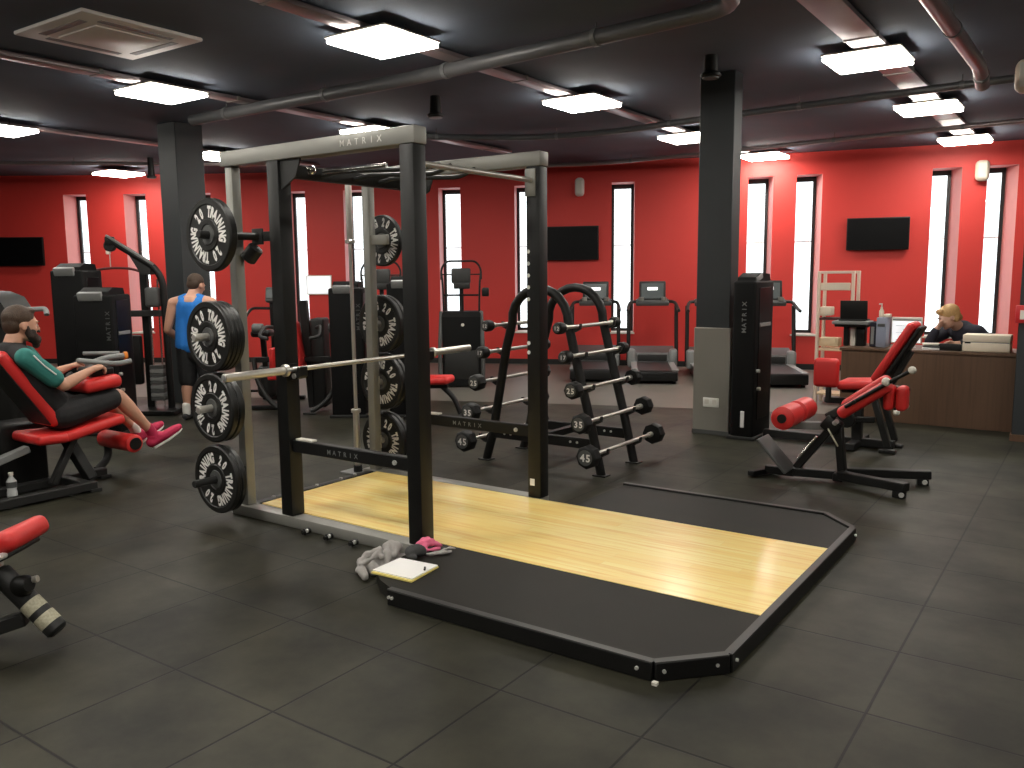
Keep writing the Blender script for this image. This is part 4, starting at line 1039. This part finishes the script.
for y in (4.10, 4.50):
    a = MB(); a.rtube([(1.50, y, .52), (1.62, y, .50), (1.66, y, .38)], .017, .04, 10); o = a.build('side_handle', 'black', t)
    b = MB(); b.sphere((1.665, y, .36), .028); b.build('handle_end', 'offwhite', o)

t = thing('back_extension_bench', 'black bench with red ankle rollers and sloping red pad on a forked base', 'exercise bench', (1.5, 2.9, 0))
a = MB(); a.beam((1.20, 2.86, .055), (1.55, 2.93, .055), .07, .06); a.build('spine_beam', 'black', t)
for p, q_ in (((1.53, 2.99, .068), (2.08, 3.17, .080)), ((1.53, 2.86, .068), (2.01, 2.68, .080))):
    a = MB(); a.beam(p, q_, .075, .06); o = a.build('fork_leg', 'black', t)
    d = (V(q_)-V(p)).normalized(); e = V(q_)-d*.05
    b = MB(); b.box((e.x, e.y, .025), (.075, .06, .05), Matrix.Rotation(math.atan2(d.y, d.x), 3, 'Z'), .008); b.build('rubber_foot', 'rubber', o)
    b = MB(); b.cyl((e.x+.02, e.y-.045, .03), (e.x+.02, e.y-.03, .03), .017, 12); b.build('foot_bolt', 'bolt', o)
    if q_[1] < 2.8:
        b = MB(); c_ = L4(p, q_, .48); b.box((c_.x, c_.y-.028, .072), (.10, .022, .03), Matrix.Rotation(math.atan2(d.y, d.x), 3, 'Z'), .008); b.build('maker_badge', 'midgrey', o)
a = MB(); a.beam((1.53, 2.82, .055), (1.53, 3.03, .055), .07, .06); a.build('fork_joint', 'black', t)
a = MB(); a.beam((.93, 2.72, .03), (1.06, 3.02, .03), .06, .04); o = a.build('front_foot', 'black', t)
a = MB(); a.beam((1.0, 2.86, .05), (1.22, 2.86, .05), .06, .06); a.build('front_beam', 'black', t)
a = MB(); long_pad(a, (.985, 2.80, .30), (1.20, 2.80, .07), .24, .022, (0, 1, 0), .008); a.build('foot_plate', 'darkgrey', t)
a = MB(); a.beam((1.54, 2.92, .06), (1.50, 2.92, .42), .055, .075, (0, 1, 0)); a.build('main_post', 'black', t)
a = MB(); a.beam((1.22, 2.88, .08), (1.455, 2.91, .40), .055, .06, (0, 1, 0)); o = a.build('diagonal_strut', 'black', t)
b = MB(); b.cyl((1.24, 2.835, .155), (1.37, 2.845, .335), .011, 10); b.build('telescopic_tube', 'chrome', o)
a = MB(); a.box((1.46, 2.90, .42), (.13, .11, .11), Matrix.Rotation(.6, 3, 'Y'), .02, 2); o = a.build('pivot_block', 'black', t)
b = MB(); b.beam((1.455, 2.80, .41), (1.53, 2.80, .285), .018, .012); b.build('yellow_lever', 'worn', o)
b = MB(); b.cyl((1.50, 2.80, .45), (1.52, 2.78, .47), .018, 10); b.build('lever_bolt', 'bolt', o)
a = MB(); a.beam((1.42, 2.91, .47), (1.84, 2.91, .75), .06, .045, (0, 1, 0)); a.build('pad_rail', 'charcoal', t)
a = MB(); a.beam((1.10, 2.91, .385), (1.44, 2.91, .41), .045, .055); a.build('roller_beam', 'midgrey', t)
a = MB(); a.beam((1.17, 2.905, .39), (1.17, 2.905, .49), .03, .04, (0, 1, 0)); a.build('roller_bracket', 'black', t)
for y in (2.60, 2.925):
    a = MB(); a.lathe([(.06, 0), (.083, .014), (.083, .266), (.06, .28)], (1.19, y, .485), (0, 1, 0), 24); o = a.build('ankle_roller', 'red', t)
    if y < 2.8:
        b = MB(); b.cyl((1.19, y-.012, .485), (1.19, y+.004, .485), .032, 16); b.build('roller_cap', 'black', o)
a = MB(); a.cyl((1.19, 2.60, .485), (1.19, 3.20, .485), .016, 12); a.build('roller_axle', 'chrome', t)
a = MB(); long_pad(a, (1.545, 2.76, .525), (1.86, 2.76, .755), .16, .085, (0, 1, 0)); a.build('hip_pad', 'red', t)
a = MB(); long_pad(a, (1.50, 3.06, .535), (1.80, 3.06, .76), .16, .085, (0, 1, 0)); a.build('hip_pad', 'red', t)
for x_ in (1.845, 1.925):
    a = MB(); pad(a, (x_, 2.86, .655), (.07, .15, .17), None, .03); a.build('arm_pad', 'red', t)
a = MB(); a.beam((1.75, 2.91, .72), (1.96, 2.91, .70), .045, .045); a.build('arm_pad_rail', 'black', t)
a = MB(); a.rtube([(1.60, 2.66, .595), (1.86, 2.66, .775), (2.00, 2.66, .865)], .0135, .05, 10); o = a.build('handle_bar', 'black', t)
b = MB(); b.sphere((2.01, 2.66, .872), .026); b.sphere((1.855, 2.66, .785), .030, (1, .7, 1)); b.build('handle_ball', 'offwhite', o)
a = MB(); a.cyl((1.66, 2.64, .635), (1.66, 2.93, .635), .014, 10); a.build('handle_stay', 'black', t)
# ------------------------------------------------------------------ reception desk and what stands on it
t = thing('reception_desk', 'long walnut reception desk against the right dark column', 'desk', (1.6, 6.0, 0))
a = MB(); a.box((1.60, 5.765, .355), (1.58, .03, .71), None, .003, 1); a.build('front_panel', 'walnut', t)
a = MB(); a.box((.825, 6.08, .355), (.03, .60, .71), None, .003, 1); a.build('end_panel', 'walnut', t)
a = MB(); a.box((1.62, 6.06, .725), (1.66, .64, .03), None, .004, 1); a.build('worktop', 'walnut', t)
a = MB(); a.box((1.60, 5.80, .03), (1.56, .03, .06), None, .002, 1); a.build('plinth', 'charcoal', t)
Z = .74
t = thing('laptop_stand', 'black raised stand with grey tray holding the laptop at the left desk end', 'stand', (.86, 5.95, Z))
a = MB(); a.box((.86, 5.96, .985), (.36, .26, .035), None, .008, 2); o = a.build('tray', 'midgrey', t)
a = MB(); a.box((.86, 5.97, .955), (.32, .22, .03), None, .008, 2); a.build('tray_underside', 'black', o)
for x_, w_, m_ in ((.80, .05, 'black'), (.945, .085, 'black'), (.87, .05, 'offwhite')):
    a = MB(); a.box((x_, 6.0, (Z+.945)/2), (w_, .12, .945-Z), None, .008, 2); a.build('support_leg', m_, t)
t = thing('laptop', 'open black laptop seen from behind on the raised stand', 'laptop', (.87, 5.95, 1.0))
a = MB(); a.box((.87, 5.98, 1.012), (.27, .20, .016), None, .005, 2); a.build('keyboard_base', 'charcoal', t)
a = MB(); a.box((.88, 5.90, 1.115), (.27, .012, .20), Matrix.Rotation(.12, 3, 'X'), .004, 2); a.build('laptop_lid', 'black', t)
t = thing('desk_organiser', 'dark box file standing between the laptop stand and the grey box', 'organiser', (1.07, 5.98, Z))
a = MB(); a.box((1.080, 6.0, .87), (.068, .22, .25), None, .006, 1); a.build('file_case', 'clothnavy', t)
a = MB(); a.box((1.075, 5.886, .86), (.03, .006, .18), None, .002, 1); a.build('file_label', 'midgrey', t)
t = thing('computer_tower', 'pale blue grey computer box standing upright on the desk', 'computer', (1.165, 5.96, Z))
a = MB(); a.box((1.165, 5.97, .895), (.095, .26, .305), None, .008, 2); a.build('computer_case', mat('blue grey metal', (.24, .26, .33), .45), t)
a = MB(); a.box((1.165, 5.838, .97), (.07, .006, .03), None, .002, 1); a.build('drive_slot', 'darkgrey', t)
t = thing('lotion_bottle', 'small cream pump bottle on top of the grey computer box', 'bottle', (1.145, 5.95, 1.048))
a = MB(); a.lathe([(.020, 0), (.024, .01), (.024, .06), (.011, .085), (.011, .10)], (1.14, 5.95, 1.048), n=14); a.build('bottle_body', 'cream', t)
a = MB(); a.cyl((1.14, 5.95, 1.148), (1.14, 5.95, 1.175), .006, 8); a.box((1.13, 5.945, 1.18), (.035, .014, .012), None, .003); a.build('pump_head', 'offwhite', t)
tag((lambda a: a.box((1.20, 5.95, 1.064), (.06, .10, .032), None, .006, 2).build('sticky_note_block', 'cream'))(MB()), 'small cream block lying beside the bottle on the grey box', 'note block')
MX = 1.372
t = thing('computer_monitor', 'white framed computer monitor showing a bright page behind the red backrest', 'monitor', (MX, 6.0, Z))
a = MB(); a.box((MX, 6.02, .915), (.29, .025, .265), None, .006, 2); o = a.build('monitor_frame', 'offwhite', t)
a = MB(); a.box((MX, 6.0065, .90), (.265, .003, .215)); a.build('lit_page', 'whiteglow', o)
a = MB(); a.box((MX, 6.0062, 1.02), (.265, .003, .012)); 
for k in range(5): a.box((MX-.055+.02*(k % 2), 6.004, .96-.035*k), (.10, .002, .006))
a.build('page_lines', 'midgrey', o)
a = MB(); a.cyl((MX, 6.04, Z), (MX, 6.04, .83), .02, 10); a.lathe([(.09, 0), (.08, .012), (.02, .014)], (MX, 6.04, Z), n=20); a.build('monitor_stand', 'offwhite', t)
t = thing('desk_printer', 'low cream two tier printer on the right end of the desk', 'printer', (2.11, 5.92, Z))
a = MB(); a.box((2.11, 5.93, .785), (.40, .24, .088), None, .010, 2); a.build('printer_base', 'cream', t)
a = MB(); a.box((2.11, 5.93, .868), (.40, .24, .07), None, .010, 2); a.build('printer_lid', 'cream', t)
a = MB(); a.box((2.11, 5.825, .831), (.385, .02, .008)); a.build('paper_gap', 'midgrey', t)
a = MB(); a.box((1.955, 5.806, .826), (.05, .01, .016), None, .002, 1); a.build('printer_button', 'black', t)
for k, (x_, y_, z_, r_) in enumerate(((1.63, 5.84, 0, .2), (1.645, 5.855, .022, -.15), (1.63, 5.86, .044, .3))):
    a = MB(); a.box((x_, y_, Z+.012+z_), (.15, .11, .018), Matrix.Rotation(r_, 3, 'Z'), .002, 1)
    tag(a.build('paper_pile', ('paper', 'darkgrey', 'offwhite')[k]), ('bottom white pad of the small pile in front of the fair haired person', 'dark grey pad in the middle of the small pile on the desk', 'top pale pad of the small pile near the elbow')[k], 'paper pad', 'pads on the desk')
t = thing('keyboard', 'black keyboard in front of the fair haired person', 'keyboard', (1.79, 5.86, Z))
a = MB(); a.box((1.80, 5.86, Z+.03), (.20, .10, .06), None, .008, 2); a.build('keyboard_body', 'black', t)
a = MB(); a.box((1.80, 5.845, Z+.062), (.18, .07, .005)); a.build('keys', 'charcoal', t)
# open shelf frame behind the desk
t = thing('display_shelf', 'tall whitewashed open wooden shelf frame behind the left desk end', 'shelf', (.51, 6.7, 0))
for x_, y_ in ((.33, 6.6), (.70, 6.6), (.33, 6.85), (.70, 6.85)):
    a = MB(); a.box((x_, y_, .76), (.035, .035, 1.52), None, .004, 1); a.build('shelf_post', 'pinewood', t)
a = MB(); a.box((.515, 6.6, 1.505), (.40, .03, .03), None, .003, 1); a.box((.515, 6.85, 1.505), (.40, .03, .03), None, .003, 1); a.build('top_bar', 'pinewood', t)
for z_, m_ in ((.12, 'palewood'), (.63, 'palewood'), (.98, 'walldark'),):
    a = MB(); a.box((.515, 6.725, z_), (.36, .27, .025), None, .003, 1); a.build('shelf_board', m_, t)
a = MB(); a.box((.50, 6.61, 1.345), (.34, .02, .085), None, .004, 1); o = a.build('name_board', 'cream', t)
for z_, x_ in ((1.005, .40), (.655, .45)):
    a = MB(); a.box((x_ , 6.70, z_+.05+.01), (.13 if z_ > .9 else .22, .16, .10), None, .01, 2)
    tag(a.build('cardboard_box', 'cream' if z_ > .9 else 'palewood'), 'small cream box on the middle board of the open shelf frame' if z_ > .9 else 'wide tan box on the lower board of the open shelf frame', 'box')

# ------------------------------------------------------------------ on the walls and columns
def tv(s0, s1, z0, z1, label, tilt=.0):
    m = (s0+s1)/2; c = arc(m, RW-.075, (z0+z1)/2); R_ = Matrix.Rotation(-m/RW, 3, 'Z'); n = R_ @ V((0, -1, 0)); w_ = s1-s0
    t = thing('wall_television', label, 'television', c)
    a = MB(); a.box(c, (w_, .045, z1-z0), R_, .008, 2); o = a.build('television_body', 'black', t)
    a = MB(); a.box(c+n*.0235, (w_-.03, .003, z1-z0-.035), R_); a.build('television_screen', 'screen', o)
    a = MB(); a.box(arc(m, RW-.028, (z0+z1)/2), (.30, .055, .22), R_, .004, 1); a.build('wall_bracket', 'charcoal', t)
    return t
def s_at(x_, y_): return math.atan2(x_-CC.x, y_-CC.y)*RW
tv(s_at(-4.70, 8.66), s_at(-3.85, 8.985), 1.735, 2.285, 'black wall television left of the tall window slit, below the pale wall speaker')
tv(s_at(-.25, 10.12), s_at(.58, 10.33), 1.82, 2.295, 'black wall television above the reception area between the window pairs')
TV3 = tv(s_at(-13.1, 3.82), s_at(-12.40, 4.35), 1.74, 2.24, 'black wall television cut off by the left edge above the seated man')
def wall_speaker(s, z, w_, h_, label, m_):
    c = arc(s, RW-.07, z); R_ = Matrix.Rotation(-s/RW, 3, 'Z'); n = R_ @ V((0, -1, 0))
    t = thing('wall_speaker', label, 'speaker', c)
    a = MB(); a.box(c+n*.03, (w_, .13, h_), R_, w_*.40, 4); a.build('speaker_cabinet', m_, t)
    a = MB(); a.box(c+n*.097, (w_*.55, .006, h_*.72), R_, .002, 1); a.build('speaker_grille', 'offwhite', t)
    a = MB(); a.box(arc(s, RW-.03, z), (.06, .06, .08), R_); a.build('wall_mount', 'charcoal', t)
wall_speaker(s_at(-4.14, 8.88), 2.905, .155, .30, 'pale grey rounded speaker high on the wall above the left television', 'acpanel')
wall_speaker(s_at(1.45, 10.52), 2.895, .18, .29, 'cream rounded speaker on the wall beside the rightmost window slit', 'cream')
t = thing('column_speaker', 'cream rounded speaker high on the right dark column at the photo edge', 'speaker', (2.36, 5.22, 3.12))
a = MB(); a.box((2.37, 5.20, 3.13), (.22, .17, .28), None, .07, 4); a.build('speaker_cabinet', 'cream', t)
a = MB(); a.box((2.37, 5.113, 3.13), (.14, .006, .20), None, .002, 1); a.build('speaker_grille', 'offwhite', t)
a = MB(); a.box((2.43, 5.28, 3.13), (.06, .06, .06)); a.build('wall_mount', 'charcoal', t)
t = thing('fire_call_point', 'small red fire call point on the right dark column', 'fire alarm', (2.42, 5.28, 1.13))
a = MB(); a.box((2.45, 5.285, 1.13), (.15, .035, .155), None, .008, 2); a.build('call_point_box', 'redplastic', t)
a = MB(); a.box((2.45, 5.266, 1.125), (.08, .005, .08), None, .001, 1); a.build('press_glass', 'offwhite', t)
t = thing('wall_socket', 'white double socket low on the grey clad column', 'socket', (.037, 4.165, .305))
a = MB(); a.box((.037, 4.168, .305), (.155, .014, .088), None, .005, 2); o = a.build('socket_plate', 'socket', t)
for dx in (-.038, .038):
    a = MB(); a.box((.037+dx, 4.160, .312), (.045, .004, .045), None, .001, 1); a.build('socket_face', 'offwhite', o)
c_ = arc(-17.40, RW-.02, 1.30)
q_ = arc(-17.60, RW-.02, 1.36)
t = thing('window_glow_panel', 'bright white rectangular glowing panel in place of a window, seen through the rack', 'glowing panel', q_)  # glowing panel added to stand in for a bright window behind the rack
a = MB(); a.box(q_, (.46, .025, .34), Matrix.Rotation(17.6/RW, 3, 'Z'), .004, 1); a.build('glow_panel_frame', 'offwhite', t)
a = MB(); a.box(q_+V((.008, -.014, 0)), (.42, .006, .30), Matrix.Rotation(17.6/RW, 3, 'Z')); a.build('glow_panel_face', 'whiteglow', t)

# ------------------------------------------------------------------ machines on the left and behind the rack
RZ = .611
def local(name, label, cat, loc, rz=RZ, group=None):
    t = thing(name, label, cat, loc, rz, group); m_ = RM[t.name]
    def build(mb, nm, mt, par=None):
        bmesh.ops.transform(mb.bm, matrix=m_, verts=mb.bm.verts); return mb.build(nm, mt, par or t)
    return t, build
weight_tower('weight_tower', 'black weight tower with grey tray, just left of the lat pulldown machine', (-5.03, .88, 0), RZ, .37, .42, 1.42, top='midgrey')
weight_tower('weight_tower', 'taller black weight tower farther back, below the leftmost window slit', (-5.70, 1.02, 0), RZ, .33, .42, 1.66, letters=False)
t, bd = local('machine_console', 'rounded grey topped machine at the left edge behind the bearded man', 'exercise machine', (-4.88, .02, 0))
a = MB(); a.box((.02, .12, .66), (.40, .30, 1.30), None, .05, 3); bd(a, 'machine_body', 'black')
a = MB(); mt = Matrix(((1, 0, 0, 0), (0, 0, 1, -.10), (0, 1, 0, 0), (0, 0, 0, 1)))
a.prism([(-.28, 1.14), (.24, 1.14), (.26, 1.26), (.20, 1.36), (.08, 1.41), (-.28, 1.43)], .40, mt); o = bd(a, 'top_cover', 'charcoal')
a = MB(); a.box((-.02, -.115, 1.33), (.30, .03, .09), None, .012, 2); bd(a, 'grey_tray', 'midgrey', o)
a = MB(); a.box((-.02, -.12, 1.20), (.34, .03, .05), None, .012, 2); bd(a, 'lower_tray', 'worn', o)
a = MB(); a.rtube([(.20, .05, 1.25), (.52, .05, 1.26), (.54, .02, 1.21)], .022, .03, 10); bd(a, 'silver_handle', 'midgrey')

t, bd = local('lat_pulldown_machine', 'black lat pulldown machine with angled top arm left of the dark column', 'exercise machine', (-5.80, 2.06, 0))
a = MB(); a.rtube([(-.34, .0, 1.955), (.17, .0, 1.63), (.25, .0, 1.48), (.265, .0, .04)], .038, .12, 12); bd(a, 'main_arm', 'black')
a = MB(); a.beam((-.335, -.035, 1.985), (.17, -.035, 1.66), .02, .025); bd(a, 'arm_edge', 'midgrey')
a = MB(); a.beam((0, .1, .02), (0, .1, 1.72), .075, .075, (0, 1, 0)); bd(a, 'rear_post', 'black')
a = MB(); mt = Matrix(((1, 0, 0, 0), (0, 0, 1, -.02), (0, 1, 0, 0), (0, 0, 0, 1))); a.prism([(-.12, 1.80), (.14, 1.66), (.12, 1.55), (.02, 1.55), (-.04, 1.66)], .12, mt); bd(a, 'arm_gusset', 'charcoal')
a = MB(); a.cyl((-.31, -.03, 1.87), (-.31, .03, 1.87), .065, 18, .008); a.box((-.31, 0, 1.92), (.09, .08, .10), None, .015, 2); o = bd(a, 'pulley', 'black')
a = MB(); a.cyl((-.32, 0, 1.80), (-.32, 0, 1.64), .006, 6); bd(a, 'cable', 'steel', o)
a = MB(); a.box((-.33, -.01, 1.80), (.05, .03, .05), None, .01, 2); bd(a, 'cable_stop', 'offwhite', o)
a = MB(); a.rtube([(-.60, 0, 1.54), (-.52, 0, 1.60), (-.32, 0, 1.63), (-.10, 0, 1.62), (.02, 0, 1.58)], .014, .1, 8); bd(a, 'lat_bar', mat('dark red bar grip', (.10, .02, .02), .45))
a = MB(); a.beam((-.45, .02, 1.12), (.26, .02, 1.12), .05, .07); bd(a, 'mid_cross_bar', 'charcoal')
for k in range(9):
    a = MB(); a.box((.13, .02, .16+k*.045), (.15, .12, .040), None, .004, 1); bd(a, 'stack_plate', 'midgrey' if k % 2 else 'darkgrey')
for x_ in (.08, .18):
    a = MB(); a.cyl((x_, .02, .05), (x_, .02, 1.5), .011, 8); bd(a, 'guide_rod', 'chrome')
a = MB(); a.box((.13, .0, 1.30), (.15, .12, .22), None, .03, 3); bd(a, 'top_weight_cover', 'darkgrey')
a = MB(); a.box((.12, -.01, .03), (.55, .5, .05), None, .006, 1); bd(a, 'base_frame', 'black')
a = MB(); a.box((-.25, .02, .60), (.42, .10, .56), None, .03, 2); bd(a, 'front_shroud', 'black')
a = MB(); pad(a, (-.27, -.30, .44), (.22, .28, .09)); bd(a, 'seat', 'red')
for z_ in (.66,):
    a = MB(); a.lathe([(.04, 0), (.05, .01), (.05, .17), (.04, .18)], (-.36, -.30, z_), (1, 0, 0), 16); bd(a, 'thigh_roller', 'red')
a = MB(); a.beam((-.27, -.25, .40), (-.20, -.20, .04), .06, .06, (0, 1, 0)); bd(a, 'seat_post', 'black')

t, bd = local('chest_press_machine', 'red padded press machine with curved front legs seen through the rack', 'exercise machine', (-4.27, 2.93, 0))
for sg in (-1, 1):
    a = MB(); a.rtube([(sg*.50, .05, .62), (sg*.46, 0, .36), (sg*.30, -.04, .12), (sg*.14, -.06, .03)], .028, .15, 10); a.box((sg*.13, -.07, .012), (.14, .07, .024), None, .006, 1); bd(a, 'curved_leg', 'charcoal')
    a = MB(); a.rtube([(sg*.20, .1, .95), (sg*.30, -.15, .98), (sg*.33, -.30, .88), (sg*.22, -.34, .86)], .020, .06, 10); bd(a, 'press_handle', 'charcoal')
a = MB(); a.beam((.12, .15, .05), (.06, .12, 1.25), .09, .08, (0, 1, 0)); bd(a, 'main_post', 'black')
a = MB(); long_pad(a, (.05, .0, .47), (-.03, .0, 1.02), .30, .075, (0, 1, 0)); bd(a, 'backrest', 'red')
a = MB(); long_pad(a, (-.30, -.02, .42), (.0, -.02, .45), .30, .07, (0, 1, 0)); bd(a, 'seat', 'red')
a = MB(); long_pad(a, (-.25, -.02, .50), (-.25, -.02, .74), .26, .05, (0, 1, 0)); bd(a, 'chest_pad', 'red')
a = MB(); a.beam((-.14, -.02, .40), (-.10, .0, .05), .06, .08, (1, 0, 0)); bd(a, 'seat_post', 'black')
a = MB(); a.beam((-.50, .06, .60), (.50, .06, .60), .05, .06); bd(a, 'cross_bar', 'black')
a = MB(); a.box((.21, .22, .55), (.16, .3, 1.0), None, .03, 3); bd(a, 'weight_shroud', 'black')
for sg in (-1, 1):
    a = MB(); a.cyl((sg*.36, .0, .95), (sg*.48, .0, .95), .055, 16, .01); bd(a, 'pivot_hub', 'darkgrey')
weight_tower('weight_tower', 'black weight tower behind the upright barbell, right of the red press machine', (-3.74, 2.92, 0), RZ, .36, .30, 1.45)
weight_tower('weight_tower', 'dark weight tower mostly hidden between the far grey post and the near upright', (-3.22, 3.26, 0), RZ, .36, .30, 1.50, letters=False)

t, bd = local('upright_bike', 'black upright exercise bike left of the red press machine', 'exercise bike', (-5.05, 3.25, 0))
a = MB(); a.box((0, .05, 1.30), (.16, .08, .18), Matrix.Rotation(-.3, 3, 'X'), .02, 2); o = bd(a, 'console', 'darkgrey')
a = MB(); a.box((0, .0, 1.31), (.12, .01, .10), Matrix.Rotation(-.3, 3, 'X'), .002, 1); bd(a, 'console_display', 'display', o)
a = MB(); a.beam((0, .08, .3), (0, .06, 1.24), .06, .08, (1, 0, 0)); bd(a, 'front_post', 'black')
a = MB(); a.rtube([(-.26, -.2, 1.05), (-.24, .0, 1.15), (0, .06, 1.14), (.24, 0, 1.15), (.26, -.2, 1.05)], .017, .06, 8); bd(a, 'handlebar', 'black')
a = MB(); a.box((0, -.05, .32), (.22, .75, .40), None, .09, 4); bd(a, 'drive_housing', 'charcoal')
a = MB(); a.beam((0, -.35, .4), (0, -.42, .84), .05, .06, (1, 0, 0)); bd(a, 'seat_post', 'black')
a = MB(); a.box((0, -.42, .88), (.22, .26, .08), None, .035, 3); bd(a, 'saddle', 'black')
for sg in (-1, 1):
    a = MB(); a.beam((sg*.12, -.05, .32), (sg*.13, -.05+sg*.12, .20), .03, .02); a.box((sg*.19, -.05+sg*.12, .19), (.11, .09, .025), None, .005, 1); bd(a, 'pedal', 'black')
for y_ in (-.42, .36):
    a = MB(); a.box((0, y_, .03), (.52, .07, .05), None, .008, 1); bd(a, 'floor_bar', 'black')

t, bd = local('flat_bench', 'small bench with red seat pad behind the near front upright', 'exercise bench', (-2.86, 3.46, 0), .35)
a = MB(); long_pad(a, (-.20, 0, .405), (.28, 0, .42), .28, .085, (0, 1, 0)); bd(a, 'bench_pad', 'red')
a = MB(); a.beam((-.19, 0, .335), (.24, 0, .355), .06, .05); bd(a, 'bench_beam', 'black')
a = MB(); a.rtube([(.18, 0, .34), (.30, 0, .24), (.38, 0, .06)], .028, .08, 10); a.box((.39, 0, .02), (.08, .36, .04), None, .008, 1); bd(a, 'front_leg', 'black')
a = MB(); a.beam((-.12, 0, .32), (-.16, 0, .03), .05, .05, (0, 1, 0)); a.box((-.16, 0, .02), (.08, .36, .04), None, .008, 1); bd(a, 'rear_leg', 'black')
# ------------------------------------------------------------------ camera, world
def camera():
    y, p, r = -.6113, -.1294, -.0094
    fw = V((math.sin(y)*math.cos(p), math.cos(y)*math.cos(p), math.sin(p)))
    rt = V((math.cos(y), -math.sin(y), 0)); up = rt.cross(fw)
    rt2 = rt*math.cos(r)+up*math.sin(r); up2 = up*math.cos(r)-rt*math.sin(r)
    cd = bpy.data.cameras.new('camera'); cd.sensor_width = 36; cd.sensor_fit = 'HORIZONTAL'; cd.lens = 36*846.67/1024
    cd.clip_start = .05; cd.clip_end = 100
    o = bpy.data.objects.new('camera', cd); COL.objects.link(o)
    R = Matrix((rt2, up2, -fw)).transposed().to_4x4()
    o.matrix_world = Matrix.Translation((3.022, -3.345, 1.5214)) @ R
    SC.camera = o
camera()
w = bpy.data.worlds.new('daylight'); SC.world = w; w.use_nodes = True
bg = w.node_tree.nodes['Background']; bg.inputs[0].default_value = (.95, .97, 1, 1); bg.inputs[1].default_value = 2.6
SC.view_settings.view_transform = 'Standard'; SC.view_settings.look = 'None'; SC.view_settings.exposure = 0.
SC.cycles.use_denoising = True; SC.cycles.max_bounces = 6; SC.cycles.diffuse_bounces = 4; SC.cycles.glossy_bounces = 3
SC.cycles.sample_clamp_indirect = 4.; SC.cycles.caustics_reflective = False; SC.cycles.caustics_refractive = False
